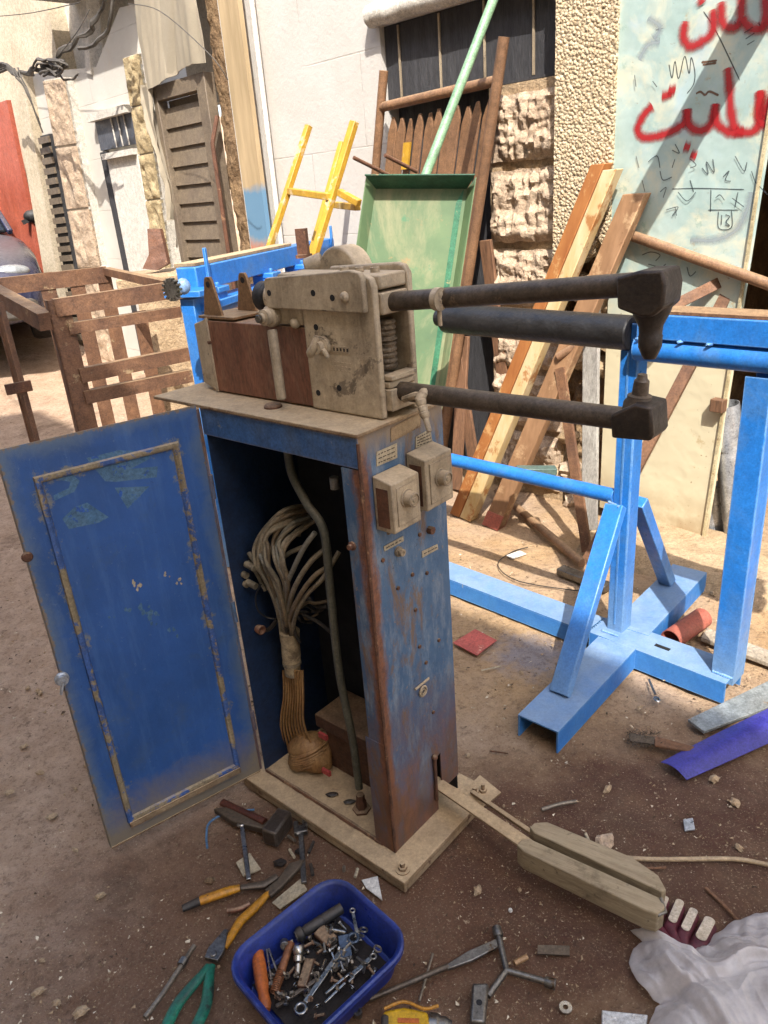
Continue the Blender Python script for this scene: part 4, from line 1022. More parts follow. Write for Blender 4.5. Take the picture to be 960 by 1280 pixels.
# ------------------------------------------------------------------ blue roller bench behind the welder
rA = G(232, 338, 1.27); rB = G(408, 300, 1.27); rd = (rB-rA).normalized(); rx = V(rd.y, -rd.x)
t = thing('blue_roller_bench', 'bright blue roller bench with a channel beam and gears behind the welding machine', 'machine', V(rA.x, rA.y, 0))
def RB(l, o, z): return rA+rd*l+rx*o+Z*z
RL = (rB-rA).length
mb = MB(); mb.box(RB(RL/2, .0, -.035), rd*RL/2, rx*.045, Z*.045); mb.build('channel_beam', m_bright_blue, t, bevel=.004)
mb = MB(); mb.box(RB(RL*.33, -.02, .017), rd*RL*.31, rx*.05, Z*.007); mb.build('dusty_top_strip', m_base, t, bevel=.002)
for l in (.08, RL*.97):
    mb = MB(); mb.box(RB(l, .05, -.0), rd*.008, rx*.006, Z*.075); mb.build('side_lug', m_bright_blue, t, bevel=.002)
mb = MB(); q = DP(378, 302, 2.75); mb.box(q, rd*.012, rx*.02, Z*.045); mb.box(q-Z*.05, rd*.03, rx*.02, Z*.006); mb.build('rusty_stud', m_rust, t)
mb = MB(); mb.cyl(RB(-.02, .02, -.16), RB(RL, .02, -.16), .032, 18); mb.build('roller', m_bright_blue, t)
for l in (RL*.42, RL*.66, .12):
    mb = MB(); mb.box(RB(l, .03, -.125), rd*.04, rx*.05, Z*.035); mb.box(RB(l, .06, -.09), rd*.045, rx*.03, Z*.012); mb.cyl(RB(l-.02, .07, -.08), RB(l-.02, .07, -.06), .01, 6); mb.build('bearing_block', m_bright_blue, t, bevel=.004)
mb = MB()
mb.lathe(RB(RL*.53, .04, -.16), rd, [(.02, 0), (.045, 0), (.045, .05), (.02, .05)], 28)
for k in range(16):
    a = k*2*math.pi/16; c = RB(RL*.53, .04, -.16)+rd*.025+rx*math.cos(a)*.05+Z*math.sin(a)*.05
    mb.box(c, rd*.025, (rx*math.cos(a)+Z*math.sin(a))*.010, (rx*-math.sin(a)+Z*math.cos(a))*.005)
mb.build('gear', m_steel, t)
ge = DP(215, 362, 2.62)
mb = MB(); ax = (V(-.5, -.85)).normalized()
mb.lathe(ge, ax, [(.006, -.010), (.028, -.010), (.028, .010), (.006, .010)], 26)
fx, fy, _ = frame(ax)
for k in range(14):
    a = k*2*math.pi/14; u_ = fx*math.cos(a)+fy*math.sin(a); v_ = fx*-math.sin(a)+fy*math.cos(a)
    mb.box(ge+u_*.032, u_*.007, v_*.004, ax*.010)
mb.build('gear', m_steel, t)
mb = MB(); mb.ball(DP(229, 358, 2.68), .027, 1, .8, 1.1, 12); mb.cyl(ge, DP(228, 360, 2.75), .012, 10); mb.build('shaft_knob', M('pale_blue_knob', '#7f9cc0', '#6a87ab', 9, .4), t)
mb = MB(); q0 = DP(240, 372, 2.95); mb.bar(q0, V(q0.x, q0.y, 0), .085, .06, rx); mb.box(q0+Z*.02, rd*.07, rx*.08, Z*.012); mb.build('leg', m_bright_blue, t, bevel=.003)
q1 = V(rB.x, rB.y, 1.2); mb = MB(); mb.bar(q1, V(q1.x, q1.y, 0), .085, .06, rx); mb.build('leg', m_bright_blue, t, bevel=.003)
mb = MB(); mb.bar(V(q0.x, q0.y, .25), V(q1.x, q1.y, .25), .05, .05); mb.build('tie_bar', m_bright_blue, t, bevel=.003)
mb = MB(); mb.bar(V(q0.x, q0.y, 1.13), V(q1.x, q1.y, 1.13), .12, .03); mb.build('lower_beam', m_bright_blue, t, bevel=.003)
# pale planks stacked behind it
for k, (x0, y0, x1, y1, dz) in enumerate(((120, 300, 185, 318, 5.2), (206, 352, 300, 345, 3.6))):
    pass

# ------------------------------------------------------------------ bright blue stand with the black roller
FO = G(768, 795, .05)
def F(s, o, z): return V(FO.x, FO.y, 0)+SD*s+SM*o+Z*z
t = thing('blue_steel_stand', 'freshly painted blue steel stand carrying a black roller and a blue beam', 'stand', F(0, 0, 0))
def chan(mb, p, q, w_, h_, th=.005):          # channel, open below
    d = (q-p).normalized(); x = d.cross(Z).normalized()
    mb.box((p+q)/2+Z*(h_-th/2), (q-p)/2, x*w_/2, Z*th/2)
    for s in (-1, 1): mb.box((p+q)/2+x*s*(w_/2-th/2)+Z*(h_-th)/2, (q-p)/2, x*th/2, Z*((h_-th)/2))
    return mb
mb = MB(); chan(mb, F(1.04, 0, .0), F(.075, 0, .0), .115, .068); mb.build('base_rail', m_bright_dusty, t)
mb = MB(); chan(mb, F(.06, 0, .0), F(-.40, 0, .0), .125, .074); mb.build('base_rail', m_bright_dusty, t)
mb = MB(); q = F(-.17, .0, .0755); mb.box(q, SD*.025, SM*.007, Z*.0008); mb.build('slot', m_dark, t)
cn, cf = G(672, 906, .07), G(862, 712, .07)
cn.z = cf.z = 0
mb = MB(); cd_ = (cf-cn).normalized(); cl = (cf-cn).length
chan(mb, cn, cn+cd_*(cl*.445), .13, .076); mb.build('cross_foot', m_bright_dusty, t)
mb = MB(); chan(mb, cn+cd_*(cl*.53), cf, .13, .076); mb.build('cross_foot', m_bright_dusty, t)
PT = F(-.005, -.005, 1.10)
mb = MB(); mb.box(F(0, 0, .585), SD*.027, SM*.004, Z*.515); mb.box(F(-.024, -.03, .585), SD*.004, SM*.028, Z*.514); mb.box(F(.024, -.03, .585), SD*.004, SM*.028, Z*.514)
mb.build('post', m_bright_blue, t, bevel=.002)
bn = G(700, 868, .076); bt = PL(770, 625, FO+SM*.05, SN)
mb = MB(); mb.bar(V(bn.x, bn.y, .078), F(.0, .035, .545), .062, .03, SM); mb.build('brace', m_bright_blue, t, bevel=.003)
bf = G(834, 728, .076)
mb = MB(); mb.bar(V(bf.x, bf.y, .078), F(-.01, -.09, .52), .05, .04, SM); mb.build('brace', m_bright_blue, t, bevel=.003)
mb = MB(); mb.cyl(F(.88, -.01, .543), F(.028, -.01, .555), .024, 18); mb.build('tie_bar', m_bright_blue, t)
mb = MB(); mb.cyl(F(.70, -.0, 1.075), F(-.005, -.0, 1.072), .05, 28, .004); mb.cyl(F(.735, 0, 1.075), F(.70, 0, 1.075), .03, 18); mb.build('roller', m_roller, t)
mb = MB(); mb.box(F(-.46, .0, 1.102), SD*.42, SM*.045, Z*.034); mb.build('beam', m_bright_blue, t, bevel=.003)
mb = MB(); mb.cyl(F(-.03, .012, 1.035), F(-.88, .012, 1.035), .036, 20); mb.build('beam_tube', m_bright_blue, t)
mb = MB(); mb.box(F(-.46, -.01, 1.141), SD*.43, SM*.05, Z*.004); mb.build('rusty_top_strip', m_rust_rack, t)
mb = MB()
for s in (.0, -.12, -.2): mb.ball(F(s-.05, .046, 1.068), .007, 1.6, .6, .6, 12, .4)
mb.build('weld_beads', m_bright_blue, t)
def bead(p, q, n=9, r_=.005):
    mb = MB()
    for i in range(n): mb.ball(p.lerp(q, (i+.5)/n), r_*random.uniform(.8, 1.25), 1, 1, .8, 12, .4)
    mb.build('weld_seam', m_bright_dusty, t)
bead(F(.03, .032, .078), F(-.03, .032, .078)); bead(F(.064, .058, .07), F(.064, -.055, .07)); bead(V(bn.x, bn.y, .082)-SD*.03, V(bn.x, bn.y, .082)+SD*.03)
bead(F(.028, .03, .55), F(-.02, .05, .55)); bead(F(-.345, .03, .078), F(-.405, .03, .078)); bead(F(-.03, .03, 1.065), F(-.03, .03, 1.005), 6)
mb = MB(); mb.box(F(.0, .0055, .58), SD*.003, SM*.0012, Z*.48); mb.build('post_seam', m_bright_dusty, t)
rp = F(-.375, .0, 0)
mb = MB(); mb.box(F(-.375, .025, .52), SD*.034, SM*.004, Z*.47); mb.box(F(-.405, -.01, .52), SD*.004, SM*.034, Z*.47); mb.box(F(-.375, -.05, .52), SD*.034, SM*.004, Z*.47)
mb.build('end_post', m_bright_blue, t, bevel=.002)
mb = MB(); mb.box(F(.88, -.01, .31), SD*.02, SM*.02, Z*.24); mb.build('short_post', m_bright_blue, t, bevel=.002)
# ------------------------------------------------------------------ spot welder
t = thing('spot_welder', 'old dusty spot welding machine with two dark arms and a blue cabinet standing open', 'machine', L(.24, .13, 0))
WD, DE, HT = .48, .262, 1.09
# base frame
mb = MB(); mb.lbox(-.072, .52, -.055, .31, .022, .036); mb.lbox(-.070, .515, -.053, -.043, 0, .0215); mb.lbox(-.070, .515, .295, .305, 0, .0215); mb.lbox(-.0695, -.06, -.0425, .2945, 0, .0214); mb.lbox(.505, .5145, -.0425, .2945, 0, .0214)
mb.build('base_frame', m_base, t, bevel=.003)
mb = MB(); mb.lbox(.05, .46, .004, .25, .0365, .040); mb.build('floor_plate', m_base, t)
for a, b in ((-.045, -.028), (-.045, .27)):
    mb = MB(); mb.lathe(L(a, b, .036), Z, [(.017, 0), (.017, .003)], 16); mb.hexa(L(a, b, .039), Z, .011, .008); mb.cyl(L(a, b, .047), L(a, b, .058), .006, 10); mb.build('anchor_bolt', m_base, t)
# weld lip along the opening
mb = MB(); mb.tube([L(.04+.43*i/24, .0+.003*nz(V(i, 0)), .040) for i in range(25)], [.006+.003*nz(V(i*1.3, 2)) for i in range(25)], 6); mb.build('rust_seam', m_rust, t)
# cabinet: back, far side, control side (notched at the foot), front frame
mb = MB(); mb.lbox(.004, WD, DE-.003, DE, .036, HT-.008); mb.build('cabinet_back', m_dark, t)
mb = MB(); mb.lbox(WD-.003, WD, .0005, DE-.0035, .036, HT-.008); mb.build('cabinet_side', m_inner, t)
mb = MB(); mb.lbox(.0035, .006, .001, DE-.004, .21, HT-.01); mb.lbox(.007, WD-.004, .002, DE-.004, HT-.0115, HT-.0085); mb.build('inner_shade_sheets', m_dark, t)  # near-black sheets added so the inside looks deep in shade
mb = MB()
cp = [(0, .036), (.172, .036), (.172, .20), (.192, .205), (.192, .085), (DE, .085), (DE, HT-.008), (0, HT-.008)]
mb.prism([L(0, b, z) for b, z in cp], CA_*.003); mb.build('control_panel', m_panel_rust, t)
mb = MB(); mb.lbox(.0035, .05, -.002, .001, .036, HT-.075); mb.lbox(.047, .05, .001, .02, .036, HT-.075); mb.lbox(.0035, .06, -.0035, -.0021, .04, .36); mb.build('front_flange', m_panel_rust, t, bevel=.0012)
mb = MB(); mb.lbox(.0, WD+.005, -.0025, .0015, HT-.072, HT-.010); mb.build('top_rail', m_blue_old, t, bevel=.001)
# rust-bitten corner edge
mb = MB(); mb.tube([L(-.0005, -.0015, .04+1.03*i/40) for i in range(41)], [.0035+.0025*abs(nz(V(i*.9, 4))) for i in range(41)], 6); mb.build('corner_seam', m_rust, t)
# top plate
mb = MB(); mb.lbox(-.006, .66, -.008, DE+.01, HT-.008, HT); mb.build('top_plate', m_base, t, bevel=.002)
# mixed: pale patch on the control panel, labels
def panelbox(mb, px, off, th):
    pts = [LA(x, y, 0)-CA_*off for x, y in px]; return mb.prism(pts, CA_*th)
mb = MB(); panelbox(mb, [(488, 535), (525, 515), (525, 533), (488, 553)], .0015, .001); mb.build('bare_patch', m_base, t)
def label(px, n, parent_=t):
    mb = MB(); panelbox(mb, px, .002, .0015); o = mb.build('label_plate', m_label, parent_)
    p = [LA(x, y, 0)-CA_*.0023 for x, y in px]
    mb = MB(); rnd = random.Random(int(px[0][0]))
    for i in range(n):
        v = (i+.7)/(n+.4); a, b = p[0].lerp(p[3], v), p[1].lerp(p[2], v); u0 = .08
        while u0 < .9:
            du = rnd.uniform(.06, .2); q0, q1 = a.lerp(b, u0), a.lerp(b, min(.93, u0+du)); u0 += du+.05
            mb.bar(q0, q1, .0003, .0022)
    mb.build('label_print', m_ink, o)
label([(470, 565), (495, 554), (496, 572), (470, 583)], 3); label([(519, 546), (537, 536), (540, 553), (519, 560)], 4)
label([(479, 683), (503, 670), (504, 676), (480, 689)], 1); label([(527, 689), (546, 680), (547, 686), (527, 697)], 1)
# two control boxes with knobs
def cbox(b0, b1, z0, z1, pr, kb, kz):
    o = None
    mb = MB(); mb.hull([L(-.0015, b0, z0), L(-.0015, b1, z0), L(-.0015, b1, z1+.010), L(-.0015, b0, z1+.010), L(-pr, b0, z0), L(-pr, b1, z0), L(-pr, b1, z1), L(-pr, b0, z1)],
                       [(0, 1, 2, 3), (4, 5, 6, 7), (0, 1, 5, 4), (1, 2, 6, 5), (2, 3, 7, 6), (3, 0, 4, 7)])
    o = mb.build('control_box', m_dust_steel, t, bevel=.0025)
    mb = MB(); mb.lbox(-pr-.0025, -pr-.0005, b0+.012, b1-.008, z0+.012, z1-.010); mb.build('face_plate', m_dust_steel, o, bevel=.001)
    mb = MB(); mb.lathe(L(-pr-.0025, kb, kz), -CA_, [(.019, 0), (.019, .003), (.016, .004), (.0155, .020), (.012, .022), (.012, .019), (.006, .019), (.004, .021), (0, .021)], 22); mb.build('knob', m_dust_steel, o)
    mb = MB(); mb.lbox(-pr*.8, -pr*.2, b0-.0012, b0-.0002, z0+.01, z1-.012); mb.build('rusty_side', m_rust, o)
    for bb in (b0+.01, b1-.01):
        mb = MB(); mb.lathe(L(-pr*.5, bb, z0-.002), Z*-1, [(.004, -.003), (.004, .006)], 8); mb.build('screw', m_bolt, o)
k1 = LA(507, 622, -.05); k2 = LA(549, 596, -.05)
q = lambda p: ((p-CN).dot(CB_), p.z)
c1 = q(LA(489, 607, -.05)); c1b = q(LA(527, 650, -.05)); c2 = q(LA(531, 577, -.05)); c2b = q(LA(567, 622, -.05))
cbox(c1[0], c1b[0], c1b[1], c1[1], .05, *q(k1)); cbox(c2[0], c2b[0], c2b[1], c2[1], .05, *q(k2))
# panel screws, key switch, ring emblem
for x, y in ((515, 718), (519, 762), (524, 668), (478, 700), (532, 828), (541, 890), (548, 800), (524, 808), (497, 735), (533, 716)):
    p = LA(x, y, 0); mb = MB(); mb.lathe(p-CA_*.0005, -CA_, [(.005, 0), (.0045, .003), (.002, .004), (0, .004)], 10); mb.build('panel_screw', m_rust, t)
p = LA(497, 689, 0); mb = MB(); mb.lathe(p, -CA_, [(.011, 0), (.011, .006), (.008, .007), (.008, .016), (.004, .016), (.004, .012), (0, .012)], 18); mb.build('key_switch', m_dust_steel, t)
p = LA(536, 662, 0); mb = MB(); mb.lathe(p, -CA_, [(.009, 0), (.009, .012), (0, .012)], 8); mb.build('key_switch', m_rust, t)
p = LA(529, 864, -.003); mb = MB(); mb.torus(p, CA_, .012, .0028, 20, 8); a_, b_ = LA(519, 862, -.003), LA(536, 848, -.003); mb.tube([a_, b_], .003, 8); mb.torus(p+Z*-.001, CA_, .006, .002, 16, 6); mb.build('ring_emblem', m_dust_steel, t)
p = LB(441, 682, -.002); mb = MB(); mb.lathe(p, -CB_, [(.010, 0), (.010, .004), (.006, .006), (.006, .012), (0, .012)], 8); mb.build('rusty_lug', m_copper, t)
p = LA(541, 948, 0)
mb = MB(); mb.tube([p-CA_*.006+Z*.004, LA(546, 1000, -.006)], .0045, 8); mb.ball(p-CA_*.006+Z*.006, .008); mb.build('return_spring', m_rust, t)

# head
hb0, hb1 = .084, .19
mb = MB()
hp = [(.009, 1.092), (.203, 1.092), (.203, 1.355), (.03, 1.362), (.015, 1.356), (.009, 1.34)]
mb.prism([L(a, hb0, z) for a, z in hp], CB_*.016); mb.build('head_side_plate', m_dust_steel, t, bevel=.003)
mb = MB()
hp2 = [(.003, 1.092), (.21, 1.092), (.21, 1.366), (.03, 1.374), (.012, 1.370), (.003, 1.355)]
mb.prism([L(a, hb1-.012, z) for a, z in hp2], CB_*.016); mb.build('head_side_plate', m_dust_steel, t, bevel=.005, seg=3)
mb = MB(); mb.lbox(.006, .285, hb0+.0166, hb1-.0124, 1.334, 1.3605); mb.build('head_cover', m_dust_steel, t, bevel=.004)
mb = MB()
fl = [(.022, 1.296), (.288, 1.296), (.292, 1.30), (.292, 1.350), (.286, 1.356), (.05, 1.372), (.028, 1.368), (.022, 1.358)]
mb.prism([L(a, hb0-.0005, z) for a, z in fl], CB_*-.014); mb.build('head_flange', m_dust_steel, t, bevel=.004, seg=3)
mb = MB(); mb.lbox(.206, .30, hb0+.002, .20, 1.262, 1.345); mb.build('rear_head_block', m_dust_steel, t, bevel=.004)
for x, y in ((395, 409), (398, 365), (343, 365), (398, 491), (424, 485), (422, 371)):
    p = LB(x, y, hb0-.0002); pr = p-CB_*(.0145 if y < 385 else .0004)
    mb = MB(); mb.lathe(pr, -CB_, [(.0062, -.001), (.0062, .0004), (0, .0004)], 14); mb.build('bolt_hole', m_dark, t)
for x, y, r_ in ((438, 370, .011), (369, 379, .009), (369, 404, .011)):
    p = LB(x, y, hb0); pr = p-CB_*(.0145 if y < 375 else .0)
    mb = MB(); mb.ball(pr, r_, 1, 1, 1, 12); mb.build('dome_bolt', m_dust_steel, t)
for a in (.07, .11, .15):
    mb = MB(); mb.lathe(L(a-.02, .125+.02*((a*25) % 1), 1.3605), Z, [(.009, 0), (.009, .009), (.004, .009), (.004, .005), (0, .005)], 12); mb.build('socket_screw', m_dust_steel, t)
# hand latch with its hook, embossed plate
p = LB(405, 432, hb0-.002)
mb = MB(); mb.lathe(p, -CB_, [(.019, 0), (.019, .008), (.012, .010), (.012, .022), (0, .022)], 18); mb.tube([p-CB_*.016+Z*.022, p-CB_*.022+CA_*.006, p-CB_*.02+CA_*.020-Z*.012, p-CB_*.018+CA_*.024-Z*.02], [.006, .009, .009, .006], 10); mb.tube([p-CB_*.012, p-CB_*.014-CA_*.014-Z*.008, p-CB_*.01-CA_*.018-Z*.02], .005, 8); mb.build('hand_latch', m_dust_steel, t)
mb = MB(); pts = [LB(x, y, hb0-.0005) for x, y in ((415, 432), (437, 434), (437, 442), (415, 440))]; mb.prism(pts, CB_*-.0016); npl = mb.build('name_plate', m_dust_steel, t)
mb = MB()
for k in range(5):
    q_ = LB(417.5+k*4.2, 436.4+k*.4, hb0-.0024); mb.box(q_, CA_*.0022, CB_*.0004, Z*.0032)
mb.build('embossed_print', m_black_iron, npl)
mb = MB()
for i in range(3):
    for k in range(6):
        q_ = LB(414+k*4.6, 452+i*5+k*.5, hb0-.0006); mb.box(q_, CA_*.0024, CB_*.0006, Z*.0006)
mb.build('cast_lettering', m_dust_steel, t)
# copper box side, grey end, body top
mb = MB(); mb.lbox(.205, .53, hb0+.004, .205, 1.094, 1.258); mb.build('copper_casing', m_copper, t, bevel=.002)
mb = MB(); mb.hull([L(a, b, z) for a, b, z in ((.532, .088, 1.092), (.532, .2, 1.092), (.532, .2, 1.262), (.532, .088, 1.262), (.60, .10, 1.105), (.60, .2, 1.105), (.60, .2, 1.245), (.60, .10, 1.245))], [(0, 1, 2, 3), (4, 5, 6, 7), (0, 1, 5, 4), (1, 2, 6, 5), (2, 3, 7, 6), (3, 0, 4, 7)]); mb.build('grey_end_cover', m_dust_steel, t, bevel=.003)
mb = MB(); mb.lbox(.527, .531, hb0-.001, .206, 1.092, 1.264); mb.build('casing_lip', m_dust_steel, t)
mb = MB(); p = L(.60, .14, 1.225); mb.tube([p, p+CA_*.03, p+CA_*.045+Z*.004], .007, 8); p = L(.6, .14, 1.13); mb.tube([p, p+CA_*.02+Z*.012, p+CA_*.03, p+CA_*.032-Z*.015], .005, 8); mb.build('hose_nipple', m_rust, t)
mb = MB(); p = LB(262, 428, hb0); mb.lathe(p, -CB_, [(.004, -.002), (.004, .004), (0, .004)], 8); mb.build('casing_screw', m_rust, t)
# clevis bracket: two tapered ears with holes on a foot plate
def ear(px, off, name):
    pts = [LB(x, y, off) for x, y in px]; mb = MB(); mb.prism(pts, CB_*.006); return mb
bo = .09
mb = MB(); pts = [(.56, .088), (.56, .20), (.432, .20), (.432, .088)]; mb.prism([L(a, b, 1.262) for a, b in pts], Z*.006); mb.build('bracket_foot', m_bracket, t, bevel=.001)
e1 = [(.553, 1.268), (.487, 1.268), (.507, 1.345), (.512, 1.352), (.528, 1.352), (.533, 1.346)]
for b, h_ in ((.10, 0), (.175, .0)):
    mb = MB(); mb.prism([L(a-(.03 if b > .15 else 0), b, z) for a, z in e1], CB_*.007); o = mb.build('bracket_ear', m_bracket, t, bevel=.001)
    mb = MB(); c = L(.52-(.03 if b > .15 else 0), b-.0006, 1.336); mb.lathe(c, CB_, [(.007, 0), (.007, .0003), (0, .0003)], 16); mb.build('ear_hole', m_dark, o)
# lever with pivot
pv = LB(331, 397, .060)
mb = MB(); mb.lathe(pv+CB_*.03, -CB_, [(.019, 0), (.022, .004), (.022, .018), (.017, .022), (.017, .034), (.010, .036), (.010, .044), (0, .044)], 20); mb.build('lever_pivot', m_dust_steel, t)
mb = MB(); mb.hexa(pv-CB_*.012, -CB_, .009, .008); mb.build('pivot_nut', m_steel, t)
la, lb_ = LB(340, 412, .060), LB(352, 499, .050)
mb = MB(); mb.tube([la, la.lerp(lb_, .04), la.lerp(lb_, .97), lb_], [.009, .0105, .0105, .0095], 14); mb.build('lever_rod', m_dust_steel, t)
mb = MB(); mb.lathe(L(.297, .055, HT), Z, [(.02, 0), (.02, .004), (.016, .008)], 14); mb.build('lever_seat', m_rust, t)
# motor with black cap behind the flange
p = LB(350, 371, .13); q_ = LB(312, 374, .13)
d_ = CA_
mb = MB(); mb.cyl(L(.29, .13, 1.31), L(.335, .13, 1.31), .034, 22, .003); mb.build('motor_body', m_dust_steel, t)
mb = MB(); mb.lathe(L(.335, .13, 1.31), CA_, [(.026, 0), (.026, .012), (.032, .016), (.032, .035), (.028, .038), (0, .038)], 20); mb.build('motor_cap', m_black, t)
# round cast cam cover on top
mb = MB(); mb.cyl(L(.215, .205, 1.345), L(.215, .26, 1.345), .058, 32, .004); mb.lbox(.158, .272, .206, .258, 1.27, 1.342); mb.build('cam_cover', m_dust_steel, t, bevel=.002)
mb = MB(); mb.cyl(L(.30, .20, 1.36), L(.27, .222, 1.372), .02, 14); mb.lbox(.262, .30, .21, .25, 1.33, 1.36); mb.build('cam_stub', m_dust_steel, t, bevel=.003)
# front: braided strap, clamp blocks
mb = MB(); cb_ = (hb0+.016+hb1-.012)/2
for k in range(9):
    z = 1.185+k*.0105; mb.lathe(L(.036+.003*nz(V(k, 2), 1, 1), cb_, z-.005), Z, [(.019, 0), (.022+.003*nz(V(k*1.9, 5), 1, 1), .004), (.022, .007), (.019, .0105)], 20)
mb.build('copper_braid', M('frayed_copper_braid', '#7d6f5c', '#4c4032', 40, .5, .5, .9, 150), t)
mb = MB(); mb.lbox(.004, .10, hb0+.017, hb1-.013, 1.288, 1.328); mb.build('upper_clamp', m_dust_steel, t, bevel=.003)
mb = MB(); mb.lbox(-.004, .10, hb0+.017, hb1-.013, 1.105, 1.148); mb.lbox(.0, .09, hb0+.018, hb1-.014, 1.150, 1.162); mb.lbox(-.008, .02, hb0+.017, hb1-.0135, 1.165, 1.175); mb.build('lower_clamp', m_dust_steel, t, bevel=.002)
# arms and electrodes
u0, u1 = LB(478, 378, .135), LB(775, 357, .135)
ud = (u1-u0).normalized()
mb = MB(); mb.cyl(u0-ud*.04, u1+ud*.02, .0178, 24, .001); mb.build('upper_arm', m_arm, t)
l0, l1 = LB(488, 487, .135), LB(768, 522, .135)
ld = (l1-l0).normalized()
mb = MB(); mb.cyl(l0-ld*.03, l1+ld*.02, .0185, 24, .001); mb.build('lower_arm', m_arm, t)
def holder(name, px, b, dep, extra):
    pts = [LB(x, y, b) for x, y in px]
    mb = MB(); mb.prism(pts, CB_*dep); o = mb.build(name, m_black_iron, t, bevel=.004, seg=2); return o
h1 = holder('electrode_holder', [(769, 347), (798, 339), (828, 338), (832, 358), (829, 384), (814, 397), (800, 397), (771, 386)], .100, .066, None)
eu = LB(814, 392, .137); ed = LB(812, 440, .137)
mb = MB(); mb.lathe(eu+Z*.012, ed-eu, [(.030, 0), (.027, .01), (.0175, .03), (.0165, .042), (.0175, .044), (.017, .060), (.012, .072), (.009, .078), (.0, .079)], 22); mb.build('electrode_tip', m_black_iron, h1)
h2 = holder('electrode_holder', [(762, 519), (793, 505), (814, 510), (816, 545), (812, 552), (764, 548)], .105, .062, None)
e0, e1_ = LB(797, 512, .137), LB(803, 468, .137)
mb = MB(); mb.lathe(e0-Z*.006, e1_-e0, [(.024, 0), (.023, .018), (.0185, .024), (.0185, .029), (.0125, .031), (.0115, .052), (.008, .056), (.007, .062), (0, .063)], 22); mb.build('electrode_tip', m_arm, h2)
# hose barbs on the arms
p = LB(548, 374, .117); mb = MB(); mb.lathe(p+Z*.012, V(.02, 0, -1), [(.008, 0), (.009, .004), (.006, .012), (.008, .014), (.006, .02), (.0075, .022), (.006, .03), (.004, .031), (.004, .058), (0, .058)], 12); mb.lathe(p, CA_*-1, [(.020, -.006), (.020, .006)], 18); mb.build('hose_barb', m_dust_steel, t)
p = LB(530, 492, .120); mb = MB(); mb.ball(p, .011); mb.tube([p-CB_*.005, p-CB_*.015-Z*.012], .010, 10); q_ = LB(545, 545, .10)
mb.lathe(p-CB_*.012-Z*.008, q_-p, [(.009, 0), (.011, .004), (.008, .014), (.010, .016), (.008, .026), (.010, .028), (.008, .036), (.006, .038), (.005, .064), (0, .064)], 12); mb.build('hose_barb', m_dust_steel, t)
mb = MB(); mb.tube([LB(505, 499, .12), LB(520, 494, .115), LB(530, 494, .118)], .007, 8); mb.build('hose_stub', m_dust_steel, t)

# --- inside the cabinet
def zi(px, py, b): return LB(300+px*.1875, 560+py*.1875, b)       # survey of the opening, enlarged view
t_in = t
def cab(pts, r, mat=m_cable, name='cable'):
    P_ = smooth_line([zi(x, y, b) for x, y, b in pts], 6); mb = MB(); mb.tube(P_, r, 8); mb.build(name, mat, t_in)
_rk = random.Random(5); _cm = (m_cable, m_cable, M('brown_cable_insulation', '#7d6c52', '#5d4f3b', 14, .5), M('grey_cable_insulation', '#8b8778', '#6a6659', 14, .45), m_cable_dk)
def jit(pts, a): return [(x+_rk.gauss(0, a), y+_rk.gauss(0, a), max(.02, b+_rk.gauss(0, a*.0006))) for x, y, b in pts]
for k in range(7):
    j = k*17
    cab(jit([(480, 390+j*.5, .17), (330, 405+j*.9, .10), (185, 500+j*.8, .07), (105+j*.75, 640+j*.2, .05), (108+j*.9, 770, .045), (180+j*.7, 890, .05), (255+j*.4, 1080, .06), (285+j*.25, 1290, .085)], 7), .0050+.0006*(k % 3), _cm[k % 4])
for k in range(6):
    j = k*22
    cab(jit([(440+j*.5, 440+j*.4, .15), (310+j*.5, 480+j*.9, .10), (220+j*.6, 600+j*.5, .07), (235+j*.5, 750, .05), (290+j*.3, 910, .055), (285+j*.25, 1100, .07), (300+j*.25, 1290, .09)], 8), .0050, _cm[(k+1) % 4])
cab([(500, 565, .06), (430, 660, .05), (360, 800, .05), (310, 930, .06), (295, 1100, .08), (300, 1290, .09)], .0062, _cm[3])
cab([(560, 680, .08), (470, 760, .06), (390, 880, .05), (340, 1000, .055), (315, 1160, .07), (310, 1300, .09)], .0064)
cab([(590, 790, .09), (500, 850, .06), (420, 950, .05), (350, 1080, .055), (320, 1200, .075), (330, 1300, .09)], .0062, _cm[2])
cab([(660, 690, .11), (560, 860, .07), (440, 985, .06), (370, 1120, .06), (340, 1290, .085)], .0056)
for k in range(8): cab(jit([(250+k*18, 1000+20*(k % 3), .075), (270+k*12, 1100, .07), (300+k*9, 1200, .075), (300+k*12, 1300, .085)], 9), .0048, m_cable_dk if k % 2 else _cm[2])
for k in range(5): cab(jit([(600-k*30, 1000+k*40, .14), (520-k*20, 1040+k*30, .13), (430, 1020+k*30, .11), (360, 1100, .10)], 14), .0042, m_cable_dk if k % 3 else _cm[2])
cab([(420, 660, .12), (330, 700, .09), (260, 760, .08)], .006); cab([(400, 580, .15), (300, 590, .11), (235, 605, .09)], .005)
cab([(580, 1060, .13), (500, 1050, .12), (450, 990, .12)], .005, m_cable_dk); cab([(620, 1240, .12), (520, 1160, .11), (420, 1110, .10)], .005, m_cable_dk)
cab([(140, 910, .03), (105, 990, .028), (120, 1080, .03), (180, 1130, .05), (230, 1138, .06)], .0022, m_black)
cab([(60, 700, .06), (130, 810, .05), (200, 900, .06)], .006); cab([(40, 740, .06), (90, 800, .055), (170, 950, .06)], .0055); cab([(110, 1210, .06), (190, 1210, .07), (250, 1140, .08)], .006, m_cable_dk)
mb = MB()
for x, y in ((10, 830), (15, 890), (70, 900), (60, 780)):
    c = zi(x, y, .035); mb.tube([c+CA_*.012, c-CA_*.02-Z*.004], .0085, 10)
mb.build('cable_lugs', m_cable, t)
